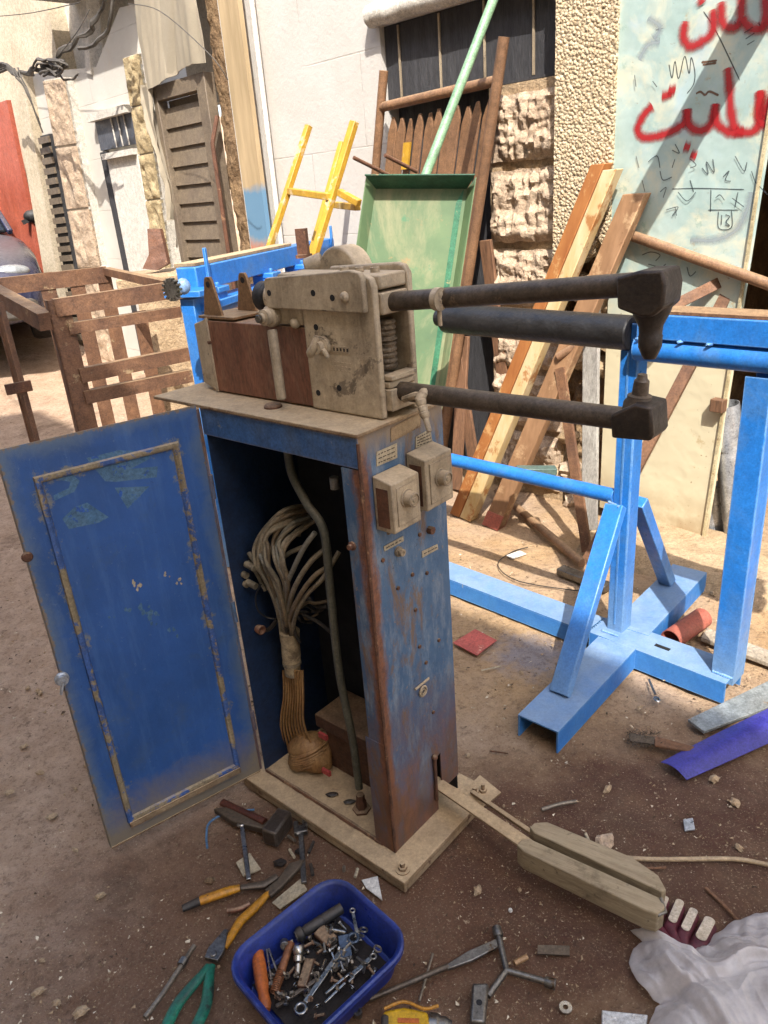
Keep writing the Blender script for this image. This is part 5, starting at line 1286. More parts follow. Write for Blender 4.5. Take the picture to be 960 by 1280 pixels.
for x, y in ((145, 1215), (150, 1440)):
    c = zi(x, y, .05); mb = MB()
    for k in range(6): mb.torus(c+CA_*.004*k, CA_, .011-.0006*k, .0022, 16, 6)
    mb.build('coil_terminal', m_copper, t)
# taped neck, winding, iron core
mb = MB(); a, b = LB(362, 792, .085), LB(366, 842, .085); mb.tube([a+(a-b)*.06, a.lerp(b, .25), a.lerp(b, .5), a.lerp(b, .75), b], [.027, .0245, .0255, .022, .021], 14); mb.build('taped_neck', m_tape, t)
mb = MB(); p = a.lerp(b, .7); mb.tube([p+Z*.004, p-Z*.006], .0252, 14); p = a.lerp(b, .95); mb.tube([p+Z*.004, p-Z*.006], .0215, 14); mb.build('tape_band', m_cable, t)
mb = MB()
for k in range(9):
    x = 354+k*3.0; mb.tube(smooth_line([LB(x, 838, .085+.012*math.sin(k)), LB(x+1, 870, .08), LB(x-3+k*.6, 905, .075), LB(x+2+k*1.5, 935, .08)], 5), .0034, 6)
mb.build('winding_leads', m_coilw, t)
c = LB(387, 940, .09)
mb = MB(); mb.ball(c, .064, 1.1, .8, .95, 16, .22, (CA_, CB_, Z))
for k in range(9): mb.torus(c+Z*(.022-.006*k)+CA_*.004*nz(V(k, 3), 1, 1), (Z*(.8+.4*nz(V(k*1.7, 1), 1))+CA_*(.35+.5*nz(V(k, 9), 1))), .053+.009*math.sin((k+.5)/9*math.pi), .0035+.002*nz(V(k*2.1, 0), 1), 26, 5)
mb.build('taped_winding', m_coilw, t)
mb = MB(); mb.lbox(.115, .36, .105, .235, .175, .215); mb.lbox(.13, .34, .12, .225, .041, .1745); mb.lbox(.092, .114, .07, .235, .041, .222); mb.build('iron_core', m_core, t, bevel=.003)
for x, y in ((404, 920), (408, 965)):
    mb = MB(); q_ = LB(x, y, .05); mb.box(q_, CA_*.014, CB_*.004, Z*.007); mb.build('red_insulator', M('red_fibre', '#b0463f', '#9a3b36', 9, .6), t)
h_ = smooth_line([LB(358, 545, .06), LB(364, 590, .06), LB(384, 630, .055), (LB(405, 665, .05)), LB(413, 740, .05), LB(424, 840, .05), LB(440, 920, .05), LB(449, 985, .05)], 6)
mb = MB(); mb.tube(h_, .0098, 12); mb.build('thick_hose', m_hose, t)
mb = MB(); q_ = LB(449, 983, .05); mb.lathe(V(q_.x, q_.y, .0405), Z, [(.024, 0), (.024, .006), (.014, .008), (.014, .03), (.011, .034), (.011, .05)], 6); mb.build('hose_fitting', m_rust, t)
mb = MB(); c = LB(418, 603, .08); mb.tube([c+Z*.012, c-Z*.014], .010, 12); mb.build('porcelain_insulator', M('dull_white_porcelain', '#8d8a82', '#77736a', 9, .3), t)

# --- door of the cabinet, open
dh = L(WD+.006, -.006, 0); de = V(-.83, -.56).normalized(); dnm = V(.56, -.83).normalized(); DWd = .425
def D(u, z, o=0.0): return dh+de*u+dnm*o+Z*z
Z0, Z1 = .034, 1.088
mb = MB(); mb.prism([D(.004, Z0), D(DWd, Z0), D(DWd, Z1), D(.004, Z1)], dnm*-.0025)
mb.prism([D(DWd-.002, Z0), D(DWd, Z0), D(DWd, Z1), D(DWd-.002, Z1)], dnm*-.022)
door = mb.build('door', m_door_paint, t)
ip = [(.065, .115), (.355, .10), (.355, 1.02), (.065, 1.005)]
def ring_frame(mb, outer, inner, o0, o1):
    n = len(outer)
    A = [D(*p, o0) for p in outer]; B = [D(*p, o1) for p in inner]
    mb.hull(A+B, [(i, (i+1) % n, n+(i+1) % n, n+i) for i in range(n)]); return mb
iu0, iu1, iz0, iz1 = .060, .372, .085, 1.018
mb = MB()
wv = .014
prof = [(0, .0005), (.002, .008), (.008, .0085), (.013, .006), (.016, .0005)]
def rp(d): return [(iu0+d, iz0+d), (iu1-d, iz0+d), (iu1-d, iz1-d), (iu0+d, iz1-d)]
for (d0, o0), (d1, o1) in zip(prof, prof[1:]): ring_frame(mb, rp(d0), rp(d1), o0, o1)
mb.build('panel_bead', M('chipped_blue_bead', '#3c588a', '#2c4c84', 6, .6, 0, .2, 40, chips='#86765a', chip=.47, chip_s=13, dust='#a18f74', dust_amt=.9), door)
mb = MB(); mb.bar(D(iu0+.004, iz0-.004, .006), D(iu1-.004, iz0-.004, .006), .012, .016); mb.build('bottom_ledge', m_base, door)
mb = MB(); mb.bar(D(.006, Z0+.002, -.006), D(DWd-.002, Z0+.002, -.006), .018, .004); mb.build('bottom_lip', m_base, door)
mb = MB()
for i in range(3): mb.tube([D(.0, .18+i*.34, .002), D(.0, .24+i*.34, .002)], .006, 8)
mb.tube([D(.002, Z0+.01, .001), D(.002, Z1-.01, .001)], .0035, 6); mb.build('hinge', m_blue_panel, door)
# scraped sticker ghosts: real wear with shapes of their own
ghost = M('scraped_paint_patch', '#3f6280', '#4f6d84', 9, .7, 0, .2, chips='#285298', chip=.58, chip_s=24)
def dpt(px, py, o): return PL(px, py, D(0, 0, o), dnm)
dz = lambda x, y: (x*.4533, 490+y*.4533)
for pl in ([(238, 182), (330, 160), (415, 165), (412, 185), (360, 212), (435, 205), (432, 235), (320, 248), (290, 246)], [(316, 264), (412, 260), (352, 322)], [(172, 350), (205, 318), (240, 305), (300, 345), (275, 360), (190, 378)], [(150, 240), (200, 228), (220, 245), (205, 275), (150, 300), (148, 285), (190, 265), (195, 248)]):
    mb = MB(); mb.prism([dpt(*dz(x, y), .0004) for x, y in pl], dnm*-.0002); mb.build('scraped_patch', ghost, door)
_rc = random.Random(21)
for i, (x, y, r_, n_) in enumerate(((372, 535, 15, 5), (345, 428, 8, 2), (458, 505, 12, 4), (495, 525, 13, 4), (435, 407, 4, 1), (405, 605, 26, 7), (350, 598, 14, 4), (425, 625, 16, 4), (470, 660, 20, 3), (300, 625, 12, 2))):
    mb = MB()
    for j in range(n_):
        cx_, cy_, rr_ = x+_rc.gauss(0, r_*.5), y+_rc.gauss(0, r_*.5), r_*_rc.uniform(.12, .34)
        pts = [dpt(*dz(cx_+rr_*math.cos(k*.7)*(.5+_rc.random()), cy_+1.3*rr_*math.sin(k*.7)*(.5+_rc.random())), .0005) for k in range(9)]
        mb.prism(pts, dnm*-.0002)
    mb.build('chipped_spot', m_label if i in (0, 2, 3) else ghost, door)
c = dpt(*dz(75, 455), .001); mb = MB(); mb.lathe(c, dnm, [(.012, 0), (.009, .004), (0, .005)], 12); mb.build('rusty_rivet', m_rust, door)
c = dpt(77, 848, .0); mb = MB(); mb.lathe(c, dnm, [(.016, 0), (.016, .004), (.012, .006), (.012, .014), (0, .014)], 18); mb.tube([c+dnm*.012, c+dnm*.014-Z*.03+de*.012], [.007, .005], 8, flat=.5); mb.build('latch', m_galv, door)

# --- foot pedal
mz = .050
mb = MB(); a, b = L(.02, .182, .112), G(668, 1062, .112)
mb.bar(a, b, .034, .006); mb.bar(a+Z*-.016+V(.012, .012)*.9, b+Z*-.016+V(.012, .012)*.9, .005, .026); mb.build('pedal_arm', m_base, t, bevel=.001)
mb = MB(); a2, b2 = G(590, 990, .05), G(672, 1046, .10); mb.bar(a2, b2, .012, .008); mb.build('pedal_link', m_base, t, bevel=.001)
mb = MB(); mb.prism([L(-.02, .25, .0365), L(-.09, .24, .0365), L(-.10, .31, .0365), L(-.02, .33, .0365)], Z*.005); mb.hexa(L(-.06, .285, .0415), Z, .01, .008); mb.cyl(L(-.06, .285, .049), L(-.06, .285, .066), .005, 8); mb.build('pedal_pivot_plate', m_base, t)
pd = [(646, 1056), (652, 1049), (662, 1048), (829, 1124), (831, 1135), (822, 1142), (808, 1138), (654, 1064)]
mb = MB(); mb.prism([G(x, y, .12) for x, y in pd], Z*-.055); mb.build('pedal_pad', m_pad, t, bevel=.0025, seg=2)
pd = [(662, 1034), (668, 1028), (684, 1027), (790, 1071), (823, 1094), (833, 1112), (828, 1115), (668, 1041)]
mb = MB(); mb.prism([G(x, y, .117) for x, y in pd], Z*-.035); mb.build('pedal_pad', m_pad, t, bevel=.0025, seg=2)
mb = MB(); mb.tube([G(826, 1122, .122), G(832, 1140, .11), G(822, 1144, .112)], .004, 8); mb.build('pedal_hook', m_steel, t)
# ------------------------------------------------------------------ things lying on the ground
GB = .004       # top of the dirt
def slab(px, z0, th): mb = MB(); mb.prism([G(x, y, z0+th) for x, y in px], Z*-th); return mb
def rod(px, r, z=None, seg=10):
    z = r+GB if z is None else z
    return MB().tube(smooth_line([G(x, y, z) for x, y in px], 4) if len(px) > 2 else [G(x, y, z) for x, y in px], r, seg)
# blue tray
TC = [G(x, y, .095) for x, y in ((277, 1196), (428, 1079), (511, 1181), (366, 1322))]
tc = sum(TC, V(0, 0, 0))/4; tc.z = 0
tu = ((TC[1]-TC[0])+(TC[2]-TC[3])).normalized(); tv = V(-tu.y, tu.x)
TUL = ((TC[1]-TC[0]).length+(TC[2]-TC[3]).length)/4; TVL = ((TC[2]-TC[1]).length+(TC[3]-TC[0]).length)/4
def T(u, v, z): return tc+tu*u+tv*v+Z*z
t = thing('plastic_tray', 'blue plastic tray full of greasy hand tools and bolts on the dirt', 'tray', tc)
def rr(hu, hv, r, z, n=7):
    o = []
    for cx, cy, a0 in ((hu-r, hv-r, 0), (-hu+r, hv-r, 90), (-hu+r, -hv+r, 180), (hu-r, -hv+r, 270)):
        for k in range(n): a = R(a0+90*k/(n-1)); o.append(T(cx+r*math.cos(a), cy+r*math.sin(a), z))
    return o
prof = [(-.022, .006), (-.020, .004), (-.004, .086), (0, .091), (.006, .092), (.009, .089), (.009, .078), (.006, .077), (.004, .082), (.0015, .082), (-.015, .010), (-.026, .009)]
mb = MB(); rings = []
for d, z in prof:
    rings.append([mb.bm.verts.new(p) for p in rr(TUL+d-.009, TVL+d-.009, .055+d*.8, z)])
n = len(rings[0])
for A, B in zip(rings, rings[1:]):
    for k in range(n): mb.bm.faces.new((A[k], A[(k+1) % n], B[(k+1) % n], B[k]))
mb.bm.faces.new(rings[0]); mb.bm.faces.new(rings[-1])
mb.build('tray_shell', m_tray, t, smooth=45)
mb = MB()
def f(u, v):
    a = (u-.5)*2*(TUL-.04); b = (v-.5)*2*(TVL-.04); return T(a, b, .014+.010*abs(nz(V(a*22, b*22), 1, 3)))
mb.grid(f, 30, 24); o = mb.build('greasy_filings', m_traydirt, smooth=60); tag(o, 'dark greasy swarf covering the bottom of the blue tray', 'swarf', None, 'stuff')
zt = lambda x, y: (300+x*.2083, 1110+y*.2083)         # survey of the tray, enlarged view
def TT(x, y, z=.035): return G(*zt(x, y), z)
def spanner(mb, a, b, wd, ra, rb, th=.005, ring=True):
    d = (b-a).normalized(); x = d.cross(Z).normalized()
    mb.bar(a+d*ra, b-d*rb, wd, th)
    if ring: mb.torus(b, Z, rb*.75, rb*.3, 18, 8)
    else: mb.lathe(b-Z*th*.6, Z, [(rb*.6, 0), (rb, 0), (rb, th*1.2), (rb*.6, th*1.2)], 6, closed=True)
    for s in (-1, 1): mb.bar(a+d*ra*1.1+x*s*ra*.55, a-d*ra*.7+x*s*ra*.72, ra*.5, th*1.1)
    mb.bar(a+d*ra*.6-x*ra*.9, a+d*ra*.6+x*ra*.9, ra*.7, th*1.1)
    return mb
# contents
t = thing('screwdriver', 'orange handled screwdriver lying along the left side of the blue tray', 'screwdriver', TT(120, 540))
mb = MB(); a, b = TT(100, 355, .05), TT(155, 735, .045); L_ = (b-a).length
mb.lathe(a, b-a, [(0, 0), (.010, .002), (.0135, .012), (.0125, .02), (.014, L_*.3), (.0135, L_*.6), (.0105, L_*.75), (.0125, L_*.92), (.009, L_), (0, L_)], 12); mb.build('handle', m_orange, t)
mb = MB(); mb.tube([b, b+(b-a)*.35-Z*.01], .003, 8); mb.build('shank', m_steel, t)
t = thing('ratchet_handle', 'black cylindrical ratchet handle at the back of the blue tray', 'handle', TT(480, 200))
mb = MB(); a, b = TT(350, 285, .045), TT(610, 120, .055); L_ = (b-a).length
mb.lathe(a, b-a, [(0, -.004), (.012, -.004), (.0155, .002), (.0155, .010), (.010, .014), (.012, .02), (.0125, L_*.55), (.0115, L_*.56), (.0125, L_*.6), (.012, L_), (0, L_)], 20); mb.build('barrel', m_black, t)
mb = MB(); mb.torus(a-(b-a).normalized()*.004, (b-a), .010, .002, 18, 6); mb.build('end_ring', m_steel, t)
def tsolo(mb, name, mat, label, cat, group=None, **k): return solo(mb, name, mat, label, cat, group, **k)
tsolo(spanner(MB(), TT(640, 330, .045), TT(365, 725, .04), .011, .012, .014), 'ring_spanner', m_chrome, 'chrome combination spanner with its ring end at the front of the blue tray', 'spanner', bevel=.0015)
tsolo(spanner(MB(), TT(655, 540, .04), TT(800, 410, .045), .010, .009, .008), 'open_spanner', m_chrome, 'short chrome spanner along the right wall of the blue tray', 'spanner', bevel=.0012)
tsolo(spanner(MB(), TT(705, 285, .05), TT(675, 135, .055), .007, .006, .007), 'small_spanner', m_chrome, 'small bright spanner upright at the back right of the blue tray', 'spanner', bevel=.001)
mb = MB(); a, b = TT(305, 330, .05), TT(200, 640, .04); mb.tube([a, a.lerp(b, .55)], .0085, 12)
for k in range(12): mb.torus(a.lerp(b, .56+k*.035), b-a, .0085, .0016, 14, 6)
tsolo(mb, 'copper_pin', M('worn_copper', '#94613f', '#764a2e', 14, .45, .4, .2), 'brown ribbed copper rod beside the orange screwdriver', 'rod')
for (x0, y0, x1, y1, lb) in ((160, 370, 195, 590, 'thin bright steel pin nearest the orange screwdriver'), (172, 365, 225, 505, 'pale thin steel pin between the orange screwdriver and the copper rod')):
    tsolo(MB().tube([TT(x0, y0, .05), TT(x1, y1, .045)], .0022, 8), 'steel_pin', m_chrome, lb, 'pin')
for (x0, y0, x1, y1, lb) in ((512, 637, 625, 540, 'upper of the two short bright keys at the front right of the blue tray'), (508, 690, 632, 570, 'lower of the two short bright keys at the front right of the blue tray')):
    tsolo(MB().bar(TT(x0, y0, .035), TT(x1, y1, .04), .005, .004), 'hex_key', m_chrome, lb, 'key', bevel=.001)
tsolo(MB().cyl(TT(265, 325, .045), TT(268, 350, .055), .009, 20, .001), 'steel_disc', m_steel, 'dull round steel disc behind the copper rod in the blue tray', 'disc')
t = thing('chrome_socket', 'tall chrome socket drive standing in the middle of the blue tray', 'socket', TT(350, 450))
mb = MB(); a, b = TT(352, 345, .06), TT(345, 540, .035); mb.lathe(a, b-a, [(0, 0), (.009, 0), (.011, .004), (.011, .014), (.008, .018), (.010, .02), (.010, .03), (.0065, .034), (.0065, (b-a).length), (0, (b-a).length)], 16); mb.build('drive', m_chrome, t)
mb = MB(); mb.bar(TT(215, 715, .03), TT(470, 545, .04), .009, .007); tsolo(mb, 'dark_lever', m_arm, 'dark bent lever lying across the front of the blue tray', 'lever', bevel=.002)
mb = MB(); mb.bar(TT(370, 600, .04), TT(420, 430, .04), .02, .012); mb.bar(TT(470, 250, .045), TT(560, 330, .04), .03, .012); tsolo(mb, 'rusty_strap', m_rust, 'dark rusty strap plate in the middle of the blue tray', 'strap', bevel=.003)
mb = MB(); a, b = TT(620, 285, .05), TT(640, 420, .04); mb.bar(a, b, .024, .01); mb.torus(TT(680, 300, .05), Z, .011, .004, 16, 8); mb.bar(b, TT(560, 470, .04), .02, .008); tsolo(mb, 'blue_grey_clamp', M('blue_grey_steel', '#4d5968', '#3c4653', 12, .4, .6, .2), 'blue grey steel clamp under the chrome spanner', 'clamp', bevel=.003)
mb = MB(); mb.hexa(TT(540, 250, .05), (TT(630, 265, .05)-TT(540, 250, .05)), .010, .007); mb.tube([TT(545, 250, .05), TT(635, 268, .05)], .0055, 10); tsolo(mb, 'large_bolt', m_chrome, 'large bright bolt lying at the back of the blue tray', 'bolt')
mb = MB(); mb.torus(TT(742, 250, .05), V(.2, .4, 1), .008, .0022, 18, 8); tsolo(mb, 'steel_ring', m_steel, 'thin steel ring in the right corner of the blue tray', 'ring')
mb = MB(); mb.torus(TT(826, 365, .05), V(.5, .2, 1), .008, .002, 16, 8); tsolo(mb, 'wire_ring', m_bolt, 'loose wire ring near the right wall of the blue tray', 'ring')
rnd = random.Random(4)
GRP = 'loose nuts and bolts in the blue tray'
protos = []
for k in range(5):
    mb = MB(); a = V(0, 0, 0); d = V(math.cos(k*1.3), math.sin(k*1.3), .25).normalized()
    if k % 2 == 0: mb.hexa(a, d, .0058, .004); mb.tube([a+d*.004, a+d*.022], .003, 8)
    elif k == 1: mb.lathe(a, d, [(.003, 0), (.0065, 0), (.0065, .005), (.003, .005)], 6, closed=True)
    else: mb.lathe(a, d, [(.003, 0), (.008, 0), (.008, .0015), (.003, .0015)], 16, closed=True)
    protos.append((mb, k))
pm = []
for mb, k in protos:
    bm = mb.bm; bmesh.ops.recalc_face_normals(bm, faces=bm.faces); me = bpy.data.meshes.new('bolt'); bm.to_mesh(me); bm.free(); me.shade_smooth(); me.set_sharp_from_angle(angle=R(35)); pm.append(me)
for me, m_ in zip(pm, (m_chrome, m_bolt, m_steel, m_chrome, m_rust)): me.materials.append(m_)
for i in range(120):
    x = rnd.gauss(560, 150); y = rnd.gauss(360, 140)
    if i > 95: x = rnd.uniform(180, 420); y = rnd.uniform(500, 720)
    p = TT(x, y, .03+rnd.random()*.018); q_ = p-tc
    if abs(q_.dot(tu)) > TUL-.045 or abs(q_.dot(tv)) > TVL-.045: continue
    k = rnd.randrange(5); o = bpy.data.objects.new(('bolt', 'nut', 'bolt', 'washer', 'bolt')[k], pm[k]); COL.objects.link(o); o.location = p; o.rotation_euler = (rnd.uniform(-.6, .6), rnd.uniform(-.6, .6), rnd.uniform(0, 6.28))
    tag(o, {'bolt': 'small loose bolt among the greasy tools in the blue tray', 'nut': 'small hexagon nut among the greasy tools in the blue tray', 'washer': 'small round washer among the greasy tools in the blue tray'}[o.name.split('.')[0]], o.name.split('.')[0], GRP)

# hammer by the base plate
t = thing('sledge_hammer', 'heavy square headed hammer lying beside the machine base', 'hammer', G(345, 1050, 0))
hc = G(347, 1034, .03)
hd = (G(365, 1012, .03)-G(336, 1052, .03)).normalized(); hx = V(hd.y, -hd.x)
mb = MB(); mb.box(hc, hd*.040, hx*.021, Z*.024); mb.build('hammer_head', M('dark_worn_steel', '#574b40', '#41372e', 9, .45, .5, .2, 50, edge='#8f877c'), t, bevel=.005)
mb = MB(); a, b = hc-hx*.0, G(278, 1003, .02); a = hc; mb.tube([a.lerp(b, .22), a.lerp(b, .6), b], [.010, .009, .011], 12, flat=.8); mb.build('handle', M('red_brown_handle', '#5a3022', '#43241a', 9, .5, 0, .15), t)
solo(slab([(266, 1010), (282, 1008), (336, 1024), (330, 1036), (290, 1026)], GB, .02), 'dark_wrench', m_arm, 'dark flat steel bar half under the hammer handle', 'bar', bevel=.004)
solo(rod([(318, 1012), (285, 1016), (262, 1028), (258, 1045), (259, 1060)], .003), 'blue_wire', M('pale_blue_wire', '#5c7f9d', '#4b6c89', 9, .5, 0, .1), 'thin pale blue wire curling on the dirt below the door', 'wire')
mb = MB(); a, b = G(311, 1100, .012), G(302, 1030, .016); d = (b-a).normalized(); mb.bar(a, b, .012, .007); mb.torus(b, Z+d*.25, .0085, .0045, 18, 8)
solo(mb, 'chrome_spanner', m_chrome, 'chrome ring spanner leaning on the pale square plate', 'spanner', bevel=.002)
solo(slab([(295, 1078), (312, 1066), (326, 1086), (304, 1095)], GB, .004), 'pale_plate', m_label, 'small pale square plate under the chrome ring spanner', 'plate')
t = thing('adjustable_spanner', 'worn adjustable spanner with open jaws behind the blue tray', 'spanner', G(377, 1075, 0))
a, b = G(380, 1104, .012), G(376, 1040, .016); d = (b-a).normalized(); x = V(d.y, -d.x)
mb = MB(); mb.bar(a, b, .013, .007); mb.build('shaft', m_steel, t, bevel=.002)
mb = MB(); mb.box(b+d*.006, x*.017, d*.012, Z*.007); mb.box(b+d*.026+x*.012, x*.006, d*.014, Z*.007); mb.box(b+d*.022-x*.011, x*.006, d*.011, Z*.007); mb.cyl(b-x*.012-d*.004, b+x*.0-d*.004, .006, 12); mb.build('jaws', m_steel, t, bevel=.002)
# pliers
def pliers(name, label, h0, h1, pv, tip, gm, wd=.010, dark=None):
    t = thing(name, label, 'pliers', V(pv.x, pv.y, 0))
    for h in (h0, h1):
        pts = smooth_line([pv, pv.lerp(h, .25)+V(0, 0, .002), pv.lerp(h, .65)+(h-pv).cross(Z)*(.06 if h is h0 else -.06), h], 5)
        mb = MB(); n = len(pts); mb.tube(pts[3:], [wd*(.75+.35*math.sin(i/n*3)) for i in range(n-3)], 10, flat=.75); mb.build('grip', gm, t)
    d = (tip-pv).normalized(); x = d.cross(Z).normalized(); ln = (tip-pv).length
    mb = MB(); mb.prism([pv-x*.016-d*.012, pv+x*.016-d*.012, pv+x*.019+d*.012, tip+x*.005, tip-x*.005, pv-x*.019+d*.012], Z*.012); mb.lathe(pv+Z*.012, Z, [(.008, 0), (.007, .003), (0, .003)], 14); mb.build('jaws', dark or m_steel, t, bevel=.003)
    return t
pliers('green_pliers', 'green handled pliers at the front left of the blue tray', G(205, 1290, .015), G(243, 1288, .015), G(268, 1197, .013), G(284, 1166, .012), m_green_grip, .0115)
t = thing('yellow_pliers', 'yellow handled cutting pliers lying behind the blue tray', 'pliers', G(340, 1100, 0))
mb = MB(); pts = [G(x, y, .016) for x, y in ((228, 1136), (250, 1126), (288, 1113), (300, 1110))]; mb.tube(pts[:2], [.009, .011], 12, flat=.8); mb.build('grip_end', m_black, t)
mb = MB(); mb.tube(pts[1:], [.0115, .0115, .009], 12, flat=.8); mb.build('grip', m_yellow_grip, t)
mb = MB(); mb.tube([G(300, 1110, .016), G(330, 1106, .016), G(347, 1095, .016)], [.008, .011, .009], 10, flat=.6); mb.prism([G(x, y, .022) for x, y in ((330, 1112), (345, 1100), (362, 1078), (381, 1073), (374, 1084), (352, 1108), (338, 1120))], Z*-.012); mb.build('jaws', m_arm, t, bevel=.003)
mb = MB(); mb.tube([G(x, y, .016) for x, y in ((340, 1112), (318, 1135), (300, 1152), (280, 1185))], [.007, .011, .011, .008], 12, flat=.8); mb.build('grip', m_yellow_grip, t)
solo(rod([(181, 1272), (205, 1240), (243, 1182)], .0055), 'steel_rod', m_bolt, 'long dull steel rod at the lower left with a collar', 'rod')
mb = MB(); a, b = G(226, 1207, .01), G(231, 1199, .01); mb.tube([a, b], .0095, 10); solo(mb, 'rod_collar', m_steel, 'small steel collar on the long dull rod', 'collar')
solo(slab([(340, 1128), (376, 1098), (384, 1112), (350, 1136)], GB, .003), 'bare_plate', m_label, 'pale metal offcut with a hole just behind the blue tray', 'plate')
solo(slab([(452, 1100), (472, 1095), (478, 1125), (458, 1110)], GB, .003), 'white_plate', M('white_offcut', '#cfcbc2', '#bdb8ae', 9, .6), 'white offcut plate under the back right corner of the blue tray', 'plate')
solo(rod([(284, 1139), (300, 1136), (312, 1130)], .006), 'brown_plug', m_copper, 'short brown plug on the dirt between the yellow pliers and the rod', 'plug')
# Y shaped wheel wrench, flat bar, block, washer
t = thing('wheel_wrench', 'three armed steel wheel wrench lying on the dark dirt', 'wrench', G(632, 1212, 0))
c = G(633, 1213, .014)
for x, y, sk in ((622, 1165, 1), (688, 1229, 1), (610, 1245, 0)):
    e = G(x, y, .014); mb = MB(); mb.tube([c, e], .0065, 12); mb.build('wrench_arm', m_steel, t)
    if sk:
        d = (e-c).normalized(); mb = MB(); mb.lathe(e-d*.012, d, [(.0085, 0), (.0105, .004), (.0105, .022), (.006, .022), (.006, .012), (0, .012)], 16); mb.build('socket', m_steel, t)
t = thing('long_pry_bar', 'long dark bar with a flat forked head resting by the wheel wrench', 'bar', G(560, 1200, 0))
mb = MB(); mb.tube([G(462, 1249, .008), G(560, 1208, .01)], [.005, .006], 10); mb.build('shaft', m_arm, t)
mb = MB(); mb.prism([G(x, y, .014) for x, y in ((556, 1206), (585, 1188), (622, 1172), (625, 1182), (590, 1200), (560, 1211))], Z*-.008); mb.build('forked_head', m_steel, t, bevel=.002)
mb = MB(); mb.prism([G(x, y, .030) for x, y in ((590, 1228), (611, 1228), (606, 1278), (587, 1277))], Z*-.026); t = thing('drilled_block', 'rounded steel block with a drilled hole below the wheel wrench', 'block', G(598, 1255, 0)); mb.build('block', m_steel, t, bevel=.005)
c = G(599, 1253, .0302); mb = MB(); mb.lathe(c, Z, [(.006, 0), (.006, .0004), (0, .0004)], 16); mb.build('hole', m_dark, t)
mb = MB(); mb.lathe(G(707, 1260, GB), Z, [(.005, 0), (.0125, 0), (.0125, .003), (.005, .003)], 24, closed=True); solo(mb, 'large_washer', m_chrome, 'large round washer on the dirt left of the plastic bag', 'washer')
solo(slab([(672, 1181), (712, 1182), (712, 1194), (672, 1192)], GB, .004), 'dark_strip', m_arm, 'small dark flat strip right of the wheel wrench', 'strip')
solo(rod([(643, 1204), (659, 1196)], .006), 'brass_piece', M('brass_tan', '#a8845c', '#8a6a48', 12, .5, .3), 'small tan bushing just right of the wheel wrench hub', 'bushing')
# yellow power tool, cut by the lower edge of the photo
t = thing('power_drill', 'yellow and black cordless drill at the bottom edge', 'drill', G(510, 1290, 0))
mb = MB(); mb.prism([G(x, y, .06) for x, y in ((478, 1262), (505, 1257), (535, 1263), (540, 1300), (478, 1300))], Z*-.05); mb.build('housing', M('yellow_tool_plastic', '#c49a1e', '#b08818', 12, .4, 0, .1, grime='#5c4a1a', grime_amt=.6), t, bevel=.008, seg=3)
mb = MB(); mb.prism([G(x, y, .0615) for x, y in ((497, 1272), (524, 1273), (524, 1279), (497, 1278))], Z*-.003); mb.build('name_strip', m_orange, t)
mb = MB(); mb.lathe(G(537, 1282, .035), G(575, 1287, .035)-G(537, 1282, .035), [(.022, 0), (.022, .015), (.018, .02), (.018, .03), (.013, .042), (0, .042)], 20); mb.build('chuck', m_steel, t)
mb = MB(); mb.prism([G(x, y, .061) for x, y in ((476, 1266), (488, 1266), (488, 1300), (476, 1300))], Z*-.058); mb.build('battery_grip', m_black, t, bevel=.006)
mb = MB(); mb.tube(smooth_line([G(x, y, .064) for x, y in ((480, 1261), (505, 1252), (530, 1261), (548, 1257))], 4), .003, 8); mb.build('cord', m_yellow_grip, t)
mb = MB(); mb.lathe(G(448, 1270, GB), Z, [(.007, 0), (.0085, .002), (.0085, .014), (.005, .014), (.005, .006), (0, .006)], 18); solo(mb, 'loose_socket', m_steel, 'single steel socket standing left of the yellow drill', 'socket')
solo(rod([(524, 1252), (541, 1192)], .0028), 'thin_nail', m_bolt, 'long thin nail standing out between the drill and the pry bar', 'nail')
solo(slab([(752, 1262), (810, 1268), (806, 1296), (752, 1296)], .005, .018), 'metal_box', m_galv, 'grey metal box corner at the bottom edge under the plastic bag', 'box', bevel=.002)
# plastic bag: crumpled translucent film with an inside
def bagmat():
    t = NT('crumpled_clear_film'); v = t.coord()
    t.b.inputs['Transmission Weight'].default_value = .0
    tr = t.n('ShaderNodeBsdfTranslucent'); tr.inputs[0].default_value = lin('#ebe7e4')
    tp = t.n('ShaderNodeBsdfTransparent'); m1 = t.n('ShaderNodeMixShader'); m2 = t.n('ShaderNodeMixShader')
    t.bump(t.noise(v, 14, 3, .5, .8), .35, .02)
    t.b.inputs['Specular IOR Level'].default_value = .6; t.done(lin('#e6e1de'), .24)
    m1.inputs[0].default_value = .45; t.l(t.b.outputs[0], m1.inputs[1]); t.l(tr.outputs[0], m1.inputs[2])
    f = t.ramp(t.noise(v, 7, 6, .7), .35, .7, .22, .62); t.l(f, m2.inputs[0]); t.l(m1.outputs[0], m2.inputs[1]); t.l(tp.outputs[0], m2.inputs[2])
    t.l(m2.outputs[0], t.out.inputs[0]); return t.m
bcen = G(940, 1262, 0)
outl = [(786, 1160), (792, 1182), (786, 1200), (802, 1234), (826, 1252), (812, 1275), (800, 1330), (860, 1420), (1000, 1440), (1120, 1330), (1130, 1200), (1040, 1120), (962, 1140), (920, 1152), (884, 1176), (858, 1186), (842, 1180), (822, 1172), (804, 1177)]
opol = []
for x, y in outl:
    q_ = G(x, y, .02)-bcen; opol.append((math.atan2(q_.y, q_.x), V(q_.x, q_.y).length))
opol.sort()
def orad(a):
    n = len(opol)
    for i in range(n):
        a0, r0 = opol[i]; a1, r1 = opol[(i+1) % n]
        if i == n-1: a1 += 2*math.pi
        aa = a if a >= opol[0][0] else a+2*math.pi
        if a0 <= aa <= a1: return r0+(r1-r0)*(aa-a0)/(a1-a0)
    return r0
